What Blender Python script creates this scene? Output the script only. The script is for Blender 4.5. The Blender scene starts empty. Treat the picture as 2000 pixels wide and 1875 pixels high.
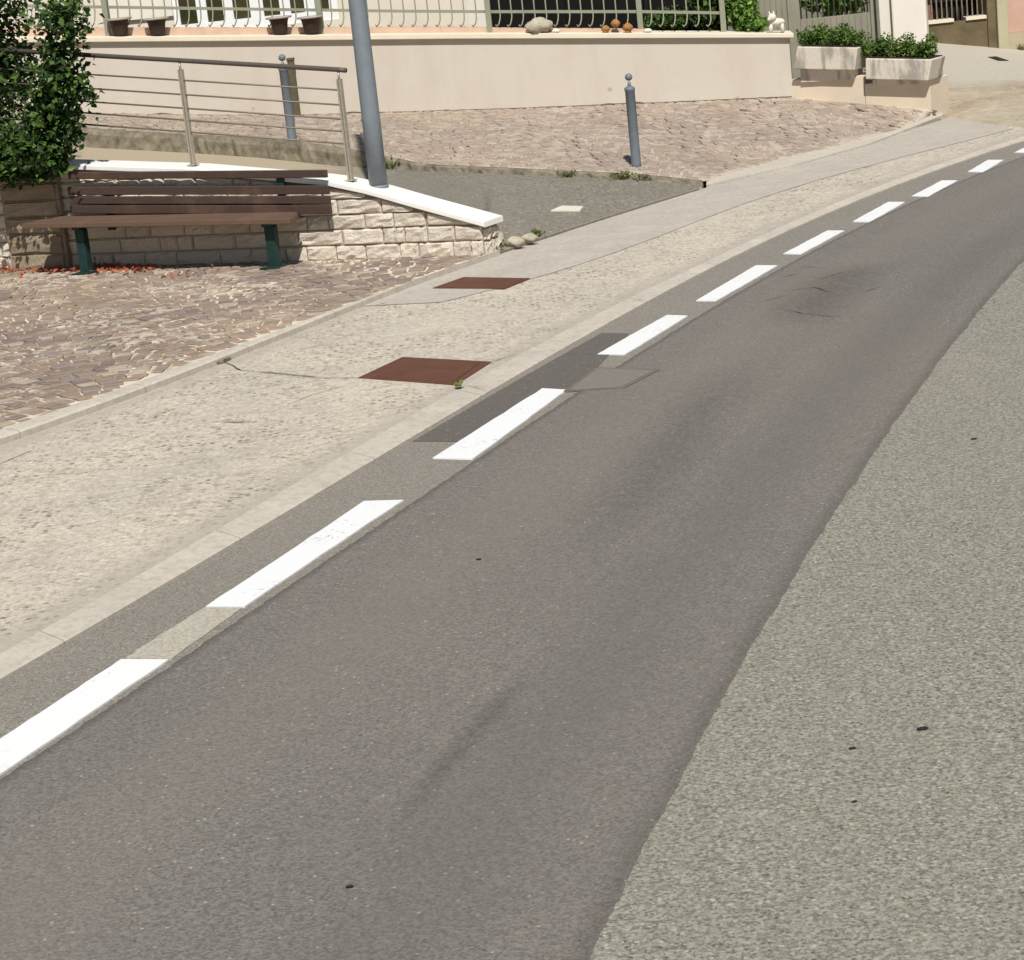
import bpy, math, random
import numpy as np
random.seed(7); rng = np.random.default_rng(7)
S = bpy.context.scene
COL = S.collection

# ------------------------------------------------------------------ camera
F, RHO, PIT, H = 4400.0, .105, math.atan(1056/4400), 2.5
fw = np.array([0, math.cos(PIT), -math.sin(PIT)]); UP = np.array([0, math.sin(PIT), math.cos(PIT)]); RT = np.array([1., 0, 0])
cr = RT*math.cos(RHO)-UP*math.sin(RHO); cu = RT*math.sin(RHO)+UP*math.cos(RHO); CP = np.array([0, 0, H])
def ray(x, y): return fw+cr*(x-1000)/F-cu*(y-937.5)/F
def G(x, y, z): v = ray(x, y); return CP+v*((z-H)/v[2])          # photo point on a level surface of known height
def D(x, y, Y): v = ray(x, y); return CP+v*(Y/v[1])              # photo point at a known distance
cd = bpy.data.cameras.new('camera'); cam = bpy.data.objects.new('camera', cd); COL.objects.link(cam)
from mathutils import Matrix, Vector
m = Matrix(((cr[0], cu[0], -fw[0], 0), (cr[1], cu[1], -fw[1], 0), (cr[2], cu[2], -fw[2], H), (0, 0, 0, 1)))
cam.matrix_world = m
cd.sensor_width = 36; cd.sensor_fit = 'HORIZONTAL'; cd.lens = 36*F/2000; cd.clip_end = 2000; cd.clip_start = .05
S.camera = cam

# ------------------------------------------------------------------ materials
def lin(c, k=1.):
    return tuple((((v/255+.055)/1.055)**2.4 if v/255 > .04045 else v/255/12.92)*k for v in c)+(1.,)
class T:
    def __init__(s, name):
        s.m = bpy.data.materials.new(name); s.m.use_nodes = True; s.nt = s.m.node_tree
        s.b = s.nt.nodes['Principled BSDF']; s.out = s.nt.nodes['Material Output']
        s.geo = s.n('ShaderNodeNewGeometry'); s.P = s.geo.outputs['Position']
    def n(s, t, **k):
        o = s.nt.nodes.new(t)
        for a, b in k.items(): setattr(o, a, b)
        return o
    def L(s, a, b): s.nt.links.new(a, b)
    def put(s, sock, v):
        if hasattr(v, 'is_output'): s.L(v, sock)
        else: sock.default_value = v
    def noise(s, sc, det=3, ro=.6, vec=None, st=None):
        o = s.n('ShaderNodeTexNoise'); v = vec or s.P
        if st:
            mp = s.n('ShaderNodeMapping'); s.L(v, mp.inputs['Vector']); mp.inputs['Scale'].default_value = st[:3]
            if len(st) > 3: mp.inputs['Rotation'].default_value[2] = st[3]
            v = mp.outputs[0]
        s.L(v, o.inputs['Vector']); o.inputs['Scale'].default_value = sc; o.inputs['Detail'].default_value = det; o.inputs['Roughness'].default_value = ro
        return o.outputs['Fac']
    def voro(s, sc, feat='F1', rnd=1., vec=None):
        o = s.n('ShaderNodeTexVoronoi', feature=feat); s.L(vec or s.P, o.inputs['Vector'])
        o.inputs['Scale'].default_value = sc; o.inputs['Randomness'].default_value = rnd
        return o
    def step(s, f, a, b):
        o = s.n('ShaderNodeMapRange'); s.put(o.inputs['Value'], f); o.inputs['From Min'].default_value = a; o.inputs['From Max'].default_value = b
        return o.outputs[0]
    def mix(s, f, a, b, blend='MIX'):
        o = s.n('ShaderNodeMix', data_type='RGBA', blend_type=blend); s.put(o.inputs[0], f); s.put(o.inputs[6], a); s.put(o.inputs[7], b)
        return o.outputs[2]
    def mul(s, a, b, op='MULTIPLY'):
        o = s.n('ShaderNodeMath', operation=op); s.put(o.inputs[0], a); s.put(o.inputs[1], b); return o.outputs[0]
    def bump(s, h, st, dist=.01):
        o = s.n('ShaderNodeBump'); o.inputs['Strength'].default_value = st; o.inputs['Distance'].default_value = dist; s.L(h, o.inputs['Height'])
        s.L(o.outputs[0], s.b.inputs['Normal'])
    def done(s, col, rough=.85, metal=0., spec=.3):
        s.put(s.b.inputs['Base Color'], col); s.put(s.b.inputs['Roughness'], rough); s.b.inputs['Metallic'].default_value = metal
        s.b.inputs['Specular IOR Level'].default_value = spec
        return s.m
GK = .62   # ground: photo colour -> base colour
def simple(name, c, k=.62, var=.12, sc=6, rough=.7, metal=0., bump=0., bsc=60, st=None, spec=.3):
    t = T(name); f = t.noise(sc, 5, .65, st=st)
    a = lin(c, k*(1-var)); b = lin(c, k*(1+var))
    col = t.mix(t.step(f, .3, .7), a, b)
    if bump: t.bump(t.noise(bsc, 4), bump)
    return t.done(col, rough, metal, spec)

def asphalt(name, c, grain, speck, big, k=GK, uvdark=False, scale=1., fines=.35):
    t = T(name)
    f1 = t.noise(60*scale, 4, .8); f3 = t.noise(14, 5, .75)
    v = t.voro(130*scale); sx = t.n('ShaderNodeSeparateColor'); t.L(v.outputs['Color'], sx.inputs[0])
    col = t.mix(sx.outputs[0], lin(c, k*(1-grain)), lin(c, k*(1+grain)))
    warm = t.mix(sx.outputs[2], lin((c[0]*1.09, c[1]*1.0, c[2]*.86), k), lin((c[0]*.90, c[1]*.99, c[2]*1.10), k))
    col = t.mix(.48*grain, col, warm)
    col = t.mix(t.mul(t.step(f1, .50, .60), .55*grain), col, lin(tuple(x*.6 for x in c), k))
    col = t.mix(t.mul(t.step(f1, .48, .40), .5*grain), col, lin(tuple(x*1.2 for x in c), k))
    col = t.mix(t.mul(t.step(f3, .42, .66), .16), col, lin(tuple(x*.82 for x in c), k))
    v2 = t.voro(60*scale); s2 = t.n('ShaderNodeSeparateColor'); t.L(v2.outputs['Color'], s2.inputs[0])
    dot = t.step(v2.outputs['Distance'], .42, .15)
    col = t.mix(t.mul(t.mul(t.step(s2.outputs[0], 1-speck*.5, 1-speck*.3), dot), .7), col, lin((240, 230, 208), k))
    col = t.mix(t.mul(t.mul(t.step(s2.outputs[1], 1-speck*.5, 1-speck*.3), dot), .85), col, lin(tuple(x*.5 for x in c), k))
    w = t.noise(1.1, 4, .6); w2 = t.noise(.35, 3, .5, st=(1, .25, 1, -.35))
    col = t.mix(t.mul(t.step(w, .35, .75), big), col, lin((c[0]*.86, c[1]*.87, c[2]*.86), k))
    col = t.mix(t.mul(t.step(w2, .4, .65), big), col, lin((c[0]*1.07, c[1]*1.03, c[2]*1.02), k))
    if uvdark:
        uv = t.n('ShaderNodeUVMap'); sp = t.n('ShaderNodeSeparateXYZ'); t.L(uv.outputs[0], sp.inputs[0]); u = sp.outputs[0]
        j = t.mul(t.noise(9, 4), .012, 'MULTIPLY'); uj = t.mul(u, j, 'ADD')
        e = t.step(uj, .972, 1.006)
        col = t.mix(t.mul(e, .38), col, lin((92, 86, 76), k))
        e2 = t.step(uj, .03, .006)
        col = t.mix(t.mul(e2, .55), col, lin((84, 76, 72), k))
        r1 = t.step(uj, .6, .72); r2 = t.step(uj, .92, .8); rr = t.mul(r1, r2)
        col = t.mix(t.mul(rr, .3), col, lin((118, 114, 106), k))
        q1 = t.step(uj, .12, .2); q2 = t.step(uj, .45, .3); qq = t.mul(q1, q2)
        col = t.mix(t.mul(qq, .2), col, lin((160, 151, 138), k))
    t.bump(f1, .35, .004)
    return t.done(col, .88, 0, .25)

def sidewalk_mat():
    t = T('exposed_aggregate'); K = GK*1.36
    big = t.noise(.9, 4, .6)
    base = t.mix(t.step(big, .35, .7), lin((214, 203, 184), K), lin((198, 189, 174), K))
    mid = t.noise(5, 5, .65)
    base = t.mix(t.mul(t.step(mid, .48, .72), .4), base, lin((182, 170, 152), K))
    dens = t.step(t.noise(1.3, 4, .65), .34, .58)
    n1 = t.noise(17, 5, .8); n2 = t.noise(38, 4, .8); n3 = t.noise(24, 4, .75)
    col = t.mix(t.mul(t.mul(t.step(n1, .515, .575), t.mul(t.mul(dens, .65), .35, 'ADD')), .62), base, lin((142, 129, 112), K))
    col = t.mix(t.mul(t.step(n3, .45, .38), .55), col, lin((240, 230, 210), K))
    col = t.mix(t.mul(t.step(n2, .52, .60), .5), col, lin((140, 127, 110), K))
    v = t.voro(26); sx = t.n('ShaderNodeSeparateColor'); t.L(v.outputs['Color'], sx.inputs[0])
    ag = t.mul(t.mul(t.step(sx.outputs[0], .72, .76), t.step(v.outputs['Distance'], .5, .2)), dens)
    col = t.mix(t.mul(ag, .85), col, lin((92, 82, 70), K))
    st = t.noise(1.6, 5, .7, st=(1, .5, 1, .5))
    col = t.mix(t.mul(t.step(st, .56, .7), .45), col, lin((172, 164, 156), K))
    uvn = t.n('ShaderNodeUVMap'); sp = t.n('ShaderNodeSeparateXYZ'); t.L(uvn.outputs[0], sp.inputs[0])
    uj = t.mul(sp.outputs[0], t.mul(t.mul(t.noise(1.4, 5, .7), .5, 'SUBTRACT'), .14), 'ADD')
    dz = t.mul(t.step(uj, .89, .97), t.step(uj, .12, .05), 'MAXIMUM'); col = t.mix(t.mul(dz, .6), col, lin((178, 169, 156), K))
    t.bump(n1, .5, .006)
    return t.done(col, .9, 0, .2)

def cobble(name, cols, joint, sc, jw, jamt, jbig, ang=.4, rnd=.75, wash=None, K=GK, far=None):
    t = T(name); GK = K
    mp = t.n('ShaderNodeMapping'); t.L(t.P, mp.inputs['Vector']); mp.inputs['Rotation'].default_value[2] = ang; mp.inputs['Scale'].default_value = (1, 1, 0)
    wv = t.n('ShaderNodeTexNoise'); t.L(mp.outputs[0], wv.inputs['Vector']); wv.inputs['Scale'].default_value = .5
    vv = t.n('ShaderNodeVectorMath', operation='MULTIPLY_ADD'); t.L(wv.outputs['Color'], vv.inputs[0]); vv.inputs[1].default_value = (.5, .5, 0); t.L(mp.outputs[0], vv.inputs[2])
    v = t.voro(sc, rnd=rnd, vec=vv.outputs[0]); e = t.voro(sc, 'DISTANCE_TO_EDGE', rnd=rnd, vec=vv.outputs[0])
    sx = t.n('ShaderNodeSeparateColor'); t.L(v.outputs['Color'], sx.inputs[0])
    r = t.n('ShaderNodeValToRGB'); t.L(sx.outputs[0], r.inputs[0]); r.color_ramp.interpolation = 'CONSTANT'
    el = r.color_ramp.elements
    while len(el) < len(cols): el.new(.5)
    for i, c in enumerate(cols): el[i].position = i/len(cols); el[i].color = lin(c, GK)
    fn = t.noise(60, 4, .7)
    col = t.mix(t.mul(t.step(fn, .35, .75), .3), r.outputs[0], lin(tuple(x*.7 for x in cols[0]), GK))
    jm = t.step(e.outputs[0], jw, jw*.35)
    bigp = t.mul(t.step(t.noise(jbig, 5, .7), .44, .58), t.step(t.noise(jbig*5, 4, .75), .42, .5))
    dj = t.mix(bigp, lin(tuple(x*.74 for x in cols[0]), GK), lin(joint, GK))
    sp_ = t.mul(t.mul(t.step(sx.outputs[1], .86, .9), t.step(t.noise(jbig*.8, 4, .7), .44, .56)), .9)
    col = t.mix(sp_, col, lin(joint, GK))
    col = t.mix(t.mul(jm, jamt), col, dj)
    if wash:
        col = t.mix(t.mul(t.step(t.noise(.5, 4, .6), .4, .62), wash[1]), col, lin(wash[0], GK))
    if far:
        sp = t.n('ShaderNodeSeparateXYZ'); t.L(t.P, sp.inputs[0]); yy = t.mul(sp.outputs[1], t.mul(t.noise(.7, 4, .6), 3., 'MULTIPLY'), 'ADD')
        col = t.mix(t.step(yy, far[1], far[1]+1.2), col, lin(far[0], GK))
    h = t.step(e.outputs[0], 0, jw*1.5)
    t.bump(h, .5, .012)
    return t.done(col, .8, 0, .3)

MT = {}
MT['old'] = asphalt('worn_road_asphalt', (170, 166, 151), .74, .7, .2, scale=.85)
MT['gutter'] = asphalt('gutter_asphalt', (166, 159, 147), .5, .3, .3, scale=1.2)
MT['lane'] = asphalt('lane_asphalt', (146, 140, 131), .42, .07, .3, uvdark=True, scale=.95)
MT['patch'] = asphalt('dark_patch_asphalt', (126, 119, 112), .25, .08, .2)
MT['ramp'] = asphalt('ramp_asphalt', (160, 153, 139), .5, .4, .5, scale=.4)
def rampm():
    m_ = MT['ramp']; nt = m_.node_tree; b = nt.nodes['Principled BSDF']; src = b.inputs['Base Color'].links[0].from_socket
    g = nt.nodes.new('ShaderNodeNewGeometry'); sp = nt.nodes.new('ShaderNodeSeparateXYZ'); nt.links.new(g.outputs['Position'], sp.inputs[0])
    no = nt.nodes.new('ShaderNodeTexNoise'); nt.links.new(g.outputs['Position'], no.inputs['Vector']); no.inputs['Scale'].default_value = 2.5; no.inputs['Detail'].default_value = 5
    ad = nt.nodes.new('ShaderNodeMath'); ad.operation = 'ADD'; nt.links.new(sp.outputs[0], ad.inputs[0]); nt.links.new(no.outputs['Fac'], ad.inputs[1])
    mr = nt.nodes.new('ShaderNodeMapRange'); nt.links.new(ad.outputs[0], mr.inputs['Value']); mr.inputs['From Min'].default_value = -.3; mr.inputs['From Max'].default_value = -1.2
    mx = nt.nodes.new('ShaderNodeMix'); mx.data_type = 'RGBA'; nt.links.new(mr.outputs[0], mx.inputs[0]); nt.links.new(src, mx.inputs[6]); mx.inputs[7].default_value = lin((206, 190, 160), GK*1.1)
    nt.links.new(mx.outputs[2], b.inputs['Base Color'])
rampm()
MT['walk'] = sidewalk_mat()
def smooth_conc(name, c, k=GK*1.22, joints=None):
    t = T(name); f = t.noise(2.5, 6, .65); g = t.noise(70, 3, .6)
    col = t.mix(t.step(f, .3, .7), lin(c, k), lin(tuple(x*.92 for x in c), k))
    col = t.mix(t.mul(t.step(g, .5, .75), .2), col, lin(tuple(x*.7 for x in c), k))
    q = t.noise(22, 5, .75); col = t.mix(t.mul(t.step(q, .46, .62), .45), col, lin(tuple(x*.78 for x in c), k))
    if joints:
        sp = t.n('ShaderNodeSeparateXYZ'); t.L(t.P, sp.inputs[0])
        o = t.mul(sp.outputs[1], joints[0], 'ADD'); o = t.mul(o, sp.outputs[0], 'ADD'); o = t.mul(t.mul(o, joints[1], 'DIVIDE'), 1, 'MULTIPLY'); o = t.mul(o, 0, 'FRACT')
        jn = t.step(t.mul(t.mul(o, .5, 'SUBTRACT'), 0, 'ABSOLUTE'), .006/joints[1]*1.4, .004/joints[1]); col = t.mix(t.mul(jn, .7), col, lin(tuple(x*.72 for x in c), k))
    t.bump(q, .3, .006); return t.done(col, .9, 0, .15)
MT['conc'] = smooth_conc('smooth_concrete', (214, 205, 190))
MT['kerb'] = smooth_conc('kerb_stone', (220, 210, 193), joints=(.0, 1.9))
MT['kerb2'] = smooth_conc('inner_kerb_concrete', (226, 216, 199), joints=(.6, 1.6))
MT['paver'] = cobble('porphyry_setts', [(160, 140, 128), (176, 154, 138), (152, 133, 124), (186, 156, 136), (168, 150, 140), (158, 135, 120), (178, 150, 132)], (250, 236, 212), 8.2, .2, .95, .9, rnd=.6, wash=((200, 176, 148), .14), K=GK*1.2)
MT['terrace'] = cobble('terrace_setts', [(192, 171, 149), (202, 180, 156), (182, 162, 143), (210, 190, 165), (188, 166, 146)], (232, 218, 196), 10., .14, .7, .6, rnd=.6, wash=((190, 168, 144), .3), K=GK*1.15)
MT['alley'] = cobble('alley_setts', [(196, 178, 150), (206, 188, 160), (190, 172, 146), (212, 194, 168)], (216, 204, 184), 7., .1, .4, .5, wash=((206, 194, 170), .5), K=GK*1.15, far=((208, 200, 182), 29.5))
def sett_m(name, cols, dust, K, jw):
    t = T(name); r = t.n('ShaderNodeValToRGB'); t.L(t.geo.outputs['Random Per Island'], r.inputs[0]); r.color_ramp.interpolation = 'CONSTANT'; el = r.color_ramp.elements
    while len(el) < len(cols): el.new(.5)
    for i, c in enumerate(cols): el[i].position = i/len(cols); el[i].color = lin(c, K)
    f = t.noise(45, 4, .75); col = t.mix(t.mul(t.step(f, .42, .7), .35), r.outputs[0], lin(tuple(x*.78 for x in cols[0]), K))
    g = t.mul(t.step(t.noise(1.0, 5, .7), .46, .60), t.step(t.noise(9, 4, .75), .48, .58)); col = t.mix(t.mul(g, jw), col, lin(dust, K))
    w_ = t.noise(.45, 4, .6); col = t.mix(t.mul(t.step(w_, .45, .62), .35), col, lin((198, 174, 146), K))
    t.bump(f, .4, .006); return t.done(col, .8, 0, .25)
def mortar_m(name, pale, dark, K):
    t = T(name); f = t.step(t.noise(.9, 5, .7), .40, .52); col = t.mix(f, lin(dark, K), lin(pale, K)); g = t.noise(40, 4, .7)
    col = t.mix(t.mul(t.step(g, .45, .7), .3), col, lin(dark, K)); return t.done(col, .95, 0, .1)
MT['sett'] = sett_m('porphyry_sett_stone', [(160, 143, 131), (174, 156, 141), (151, 136, 127), (182, 159, 140), (166, 151, 142), (158, 139, 124), (178, 154, 136), (170, 149, 128), (147, 132, 124), (206, 191, 170)], (240, 226, 202), GK*1.06, .9)
MT['settmortar'] = mortar_m('sett_joint_mortar', (246, 232, 208), (164, 146, 128), GK*1.16)
MT['sett2'] = sett_m('terrace_sett_stone', [(186, 168, 151), (193, 176, 158), (180, 163, 148), (201, 184, 165), (185, 167, 151), (177, 160, 146), (190, 171, 156), (208, 194, 176)], (228, 217, 198), GK*1.1, .6)
MT['settmortar2'] = mortar_m('terrace_joint_mortar', (222, 206, 186), (176, 158, 142), GK*1.1)
MT['ground'] = simple('open_ground', (150, 142, 120), .6, .2, 2)
def paint():
    t = T('road_paint'); f = t.noise(45, 4, .7); g = t.noise(2.2, 4, .6)
    wear = t.mul(t.step(f, .58, .66), t.step(g, .48, .64))
    col = t.mix(wear, (.76, .76, .745, 1), lin((170, 164, 152), GK)); return t.done(col, .6, 0, .3)
MT['paint'] = paint()
def ghost():
    t = T('faded_road_paint'); f = t.noise(70, 4, .7)
    col = t.mix(t.step(f, .4, .62), lin((216, 209, 190), GK*1.1), lin((182, 174, 158), GK*1.1)); return t.done(col, .85)
MT['ghost'] = ghost()
def rust(name, c1, c2, kk=.8):
    t = T(name); f = t.noise(9, 6, .7); g = t.noise(120, 3, .6)
    col = t.mix(t.step(f, .3, .7), lin(c1, kk), lin(c2, kk)); col = t.mix(t.mul(t.step(g, .45, .7), .35), col, lin(tuple(x*.6 for x in c1), kk))
    t.bump(g, .5, .004); return t.done(col, .75, .15, .3)
MT['rust'] = rust('rusted_iron', (126, 84, 64), (104, 70, 54))
MT['lidroad'] = simple('dusty_road_lid', (150, 142, 131), .64, .1, 30, .85)
MT['lidrim'] = rust('rusty_lid_rim', (160, 142, 124), (138, 126, 114), .62)
def woodm(name, c, k=.7):
    t = T(name); f = t.noise(14, 5, .7, st=(.5, 12, 12, 0)); g = t.noise(3, 4)
    col = t.mix(t.step(f, .3, .7), lin(c, k*.75), lin(c, k*1.2)); col = t.mix(t.mul(t.step(g, .5, .7), .35), col, lin((150, 116, 92), k))
    t.bump(f, .3, .004); return t.done(col, .55, 0, .35)
MT['slat'] = woodm('dark_bench_wood', (86, 68, 60), .7); MT['seat'] = woodm('bench_seat_wood', (118, 94, 78))
MT['greeniron'] = simple('dark_green_iron', (38, 66, 62), .75, .2, 20, .5, .2)
MT['stone'] = None
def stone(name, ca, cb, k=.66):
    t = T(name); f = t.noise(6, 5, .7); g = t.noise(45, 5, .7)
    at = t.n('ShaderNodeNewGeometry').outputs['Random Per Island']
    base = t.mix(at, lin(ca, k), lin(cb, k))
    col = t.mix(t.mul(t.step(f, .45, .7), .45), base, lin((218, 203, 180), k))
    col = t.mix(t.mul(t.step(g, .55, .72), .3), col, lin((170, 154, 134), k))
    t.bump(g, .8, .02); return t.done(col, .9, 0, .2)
MT['stone'] = stone('split_face_stone', (242, 230, 212), (228, 216, 200), .79)
MT['mortar'] = simple('stone_joint', (172, 154, 130), .62, .2, 20, .95)
MT['cap'] = simple('white_stone_cap', (250, 248, 240), .82, .05, 8, .6)
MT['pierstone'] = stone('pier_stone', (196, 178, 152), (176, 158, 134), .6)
def stucco():
    t = T('cream_render'); f = t.noise(.8, 5, .6); g = t.noise(5, 5, .7)
    col = t.mix(t.step(f, .3, .7), lin((229, 221, 205), .70), lin((227, 215, 200), .70))
    col = t.mix(t.mul(t.step(g, .58, .72), .12), col, lin((190, 172, 150), .76))
    h_ = t.noise(1.6, 5, .7, st=(1, 1, .25)); col = t.mix(t.mul(t.step(h_, .48, .7), .34), col, lin((206, 190, 168), .7))
    v = t.voro(1.7); ch = t.step(v.outputs['Distance'], .06, .03); col = t.mix(t.mul(ch, .5), col, lin((160, 144, 124), .7))
    t.bump(t.noise(90, 4), .25, .006); return t.done(col, .92, 0, .15)
MT['stucco'] = stucco()
MT['coping'] = simple('coping_stone', (244, 232, 208), .74, .06, 3, .8)
MT['plinth'] = simple('pink_plinth', (226, 194, 168), .74, .12, 5, .85)
MT['facade'] = simple('facade_render', (238, 227, 208), .8, .05, 1.5, .92)
MT['facade2'] = simple('facade_corner_render', (242, 234, 220), .82, .04, 1.5, .92)
MT['frame'] = simple('white_window_paint', (250, 250, 248), .85, .02, 8, .4)
def glassm():
    t = T('window_glass'); f = t.noise(2.5, 4, .6)
    col = t.mix(t.step(f, .35, .65), lin((52, 56, 30), .8), lin((80, 72, 50), .8)); return t.done(col, .25, 0, .25)  # reflected greens painted into the pane colour
MT['glass'] = glassm()
MT['fence'] = simple('sage_green_paint', (172, 174, 150), .62, .1, 30, .5)
MT['steel'] = simple('brushed_steel', (206, 195, 176), .7, .15, 30, .45, .35)
MT['rail'] = simple('dark_handrail', (116, 106, 98), .6, .15, 30, .5, .2)
MT['wire'] = simple('steel_wire', (150, 136, 118), .6, .1, 30, .5, .3)
MT['pole'] = simple('grey_blue_galvanised', (140, 148, 155), .74, .08, 14, .5, .1)
MT['boll'] = simple('grey_blue_bollard_paint', (132, 141, 149), .66, .1, 14, .5, .08)
MT['stake'] = simple('olive_wood_stake', (112, 105, 78), .6, .25, 15, .8)
MT['pot'] = simple('dark_clay_pot', (84, 66, 54), .6, .25, 12, .75)
MT['potrim'] = simple('pale_pot_rim', (216, 204, 186), .6, .12, 12, .8)
MT['carportshade'] = simple('painted_carport_shade', (24, 22, 17), .5, .3, 4, .95)  # near-black colour painted for the shade inside the carport
MT['soil'] = simple('planter_soil', (60, 48, 36), .6, .3, 20, .95)
MT['bark'] = simple('bark', (92, 76, 58), .6, .3, 20, .9, 0, .6, 40)
def planter_m():
    t = T('weathered_planter_concrete'); f = t.noise(3.2, 4, .6, st=(1.6, 1.6, .45)); g = t.noise(30, 4, .6)
    col = t.mix(t.mul(t.step(f, .50, .60), .85), lin((232, 222, 206), .8), lin((168, 160, 148), .8)); col = t.mix(t.mul(t.step(g, .5, .7), .2), col, lin((150, 142, 128), .68))
    t.bump(g, .3, .006); return t.done(col, .9, 0, .2)
MT['planter'] = planter_m()
MT['pedestal'] = simple('pedestal_render', (232, 216, 192), .78, .06, 2.5, .92, 0, .2)
MT['pillar'] = simple('white_pillar_render', (244, 234, 222), .84, .04, 2, .9)
MT['brownwall'] = simple('mottled_brown_wall', (134, 118, 90), .55, .35, 3, .95)  # mottled brown, tone differs across the surface
MT['pink'] = simple('pink_render', (214, 176, 156), .74, .08, 3, .92)
MT['tan'] = simple('tan_plinth_render', (200, 184, 154), .7, .1, 3, .92)
MT['olive'] = simple('olive_stone_jamb', (200, 192, 158), .7, .1, 4, .9)
MT['darkgate'] = simple('dark_gate_metal', (44, 42, 40), .6, .3, 10, .6, .2)
MT['redboard'] = simple('faded_red_board', (176, 128, 108), .6, .15, 4, .85)
MT['greyboard'] = simple('grey_green_sheet', (176, 170, 150), .6, .1, 5, .8)
MT['crack'] = simple('crack_dirt', (128, 115, 98), .55, .2, 30, .95)
MT['mossy'] = simple('mossy_kerb_stone', (150, 140, 120), .6, .5, 9, .95, 0, .7, 30)
MT['petal'] = simple('orange_petal', (196, 110, 74), .6, .3, 30, .7)
MT['ornwhite'] = simple('white_ornament_plaster', (238, 230, 212), .75, .08, 20, .7)
MT['ornrock'] = simple('pale_garden_rock', (206, 196, 172), .66, .25, 14, .9, 0, .5)
MT['terracotta'] = simple('orange_terracotta', (196, 142, 82), .6, .2, 15, .7)
MT['dark'] = simple('dark_debris', (48, 44, 42), .6, .2, 20, .8)
def leafm(name, cd_, cl, k=.8):
    t = T(name); r = t.geo.outputs['Random Per Island']
    col = t.mix(t.mul(r, r), lin(cd_, k), lin(cl, k))
    t.done(col, .55, 0, .3)
    tr = t.n('ShaderNodeBsdfTranslucent'); t.L(col, tr.inputs['Color']); ms = t.n('ShaderNodeMixShader'); ms.inputs[0].default_value = .22
    t.L(t.b.outputs[0], ms.inputs[1]); t.L(tr.outputs[0], ms.inputs[2]); t.L(ms.outputs[0], t.out.inputs['Surface'])
    return t.m
MT['leaf'] = leafm('dark_glossy_leaves', (36, 60, 22), (104, 138, 60), .72)
MT['leaf2'] = leafm('box_hedge_leaves', (54, 84, 30), (126, 152, 64), .9)
MT['leaf3'] = leafm('garden_shrub_leaves', (64, 98, 36), (140, 172, 74), 1.)
MT['tuft'] = leafm('grass_tuft', (84, 96, 44), (150, 152, 84))

# ------------------------------------------------------------------ mesh building
class MB:
    def __init__(s): s.v = []; s.f = []; s.uv = None
    def face(s, pts):
        i = len(s.v); s.v += [tuple(map(float, p)) for p in pts]; s.f.append(tuple(range(i, i+len(pts)))); return s
    def box8(s, p):      # bottom 4 ccw, top 4 ccw
        i = len(s.v); s.v += [tuple(map(float, q)) for q in p]
        for q in ((3, 2, 1, 0), (4, 5, 6, 7), (0, 1, 5, 4), (1, 2, 6, 5), (2, 3, 7, 6), (3, 0, 4, 7)): s.f.append(tuple(i+k for k in q))
        return s
    def grid(s, rows):
        i = len(s.v); n = len(rows[0])
        for r in rows: s.v += [tuple(map(float, p)) for p in r]
        for a in range(len(rows)-1):
            for b in range(n-1): s.f.append((i+a*n+b, i+a*n+b+1, i+(a+1)*n+b+1, i+(a+1)*n+b))
        return s
    def tube(s, pts, r, n=10, cap=True):
        pts = [np.array(p, float) for p in pts]; rs = r if hasattr(r, '__len__') else [r]*len(pts); i = len(s.v)
        for k, p in enumerate(pts):
            t = pts[min(k+1, len(pts)-1)]-pts[max(k-1, 0)]; t = t/np.linalg.norm(t)
            a = np.cross(t, [0, 0, 1.]) if abs(t[2]) < .9 else np.cross(t, [1., 0, 0]); a /= np.linalg.norm(a); b = np.cross(t, a)
            for j in range(n):
                w = 2*math.pi*j/n; s.v.append(tuple(p+rs[k]*(a*math.cos(w)+b*math.sin(w))))
        for k in range(len(pts)-1):
            for j in range(n): s.f.append((i+k*n+j, i+k*n+(j+1) % n, i+(k+1)*n+(j+1) % n, i+(k+1)*n+j))
        if cap: s.f.append(tuple(i+j for j in range(n-1, -1, -1))); s.f.append(tuple(i+(len(pts)-1)*n+j for j in range(n)))
        return s
    def lathe(s, prof, c, n=20):
        return s.tube([(c[0], c[1], c[2]+z) for r, z in prof], [max(r, .0005) for r, z in prof], n)
    def leaf(s, p, size, nrm=None, fold=.25):
        d = rng.normal(size=3) if nrm is None else nrm+rng.normal(size=3)*.55
        d /= np.linalg.norm(d)+1e-9; t = np.cross(d, rng.normal(size=3)); t /= np.linalg.norm(t)+1e-9; b = np.cross(d, t); i = len(s.v)
        L, w = size, size*.36
        q = [p-t*L*.5, p+b*w*.9-t*.05*L+d*fold*w, p+t*L*.5, p-b*w*.9-t*.05*L+d*fold*w]
        s.v += [tuple(x) for x in q]; s.f += [(i, i+1, i+2), (i, i+2, i+3)]
        return s
    def build(s, name, mat, root=None, at=None, smooth=False, bevel=0, uv=None):
        at = np.array(root.location if root is not None and root.parent is None else (root['base'] if root is not None else (at if at is not None else (0, 0, 0))), float)
        me = bpy.data.meshes.new(name); V = [tuple(np.array(p)-at) for p in s.v]
        me.from_pydata(V, [], s.f); me.materials.append(MT[mat] if isinstance(mat, str) else mat); me.update()
        if uv is not None:
            l = me.uv_layers.new(name='UVMap')
            for lp in me.loops: l.data[lp.index].uv = uv[lp.vertex_index]
        if smooth:
            for p in me.polygons: p.use_smooth = True
        o = bpy.data.objects.new(name, me); COL.objects.link(o)
        if root is not None:
            o.parent = root; o['base'] = tuple(at)
        else: o.location = at
        if bevel:
            b = o.modifiers.new('bevel', 'BEVEL'); b.width = bevel; b.segments = 2; b.limit_method = 'ANGLE'
        return o
def tag(o, label=None, cat=None, group=None, kind=None):
    if label: o['label'] = label
    if cat: o['category'] = cat
    if group: o['group'] = group
    if kind: o['kind'] = kind
    return o
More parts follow.
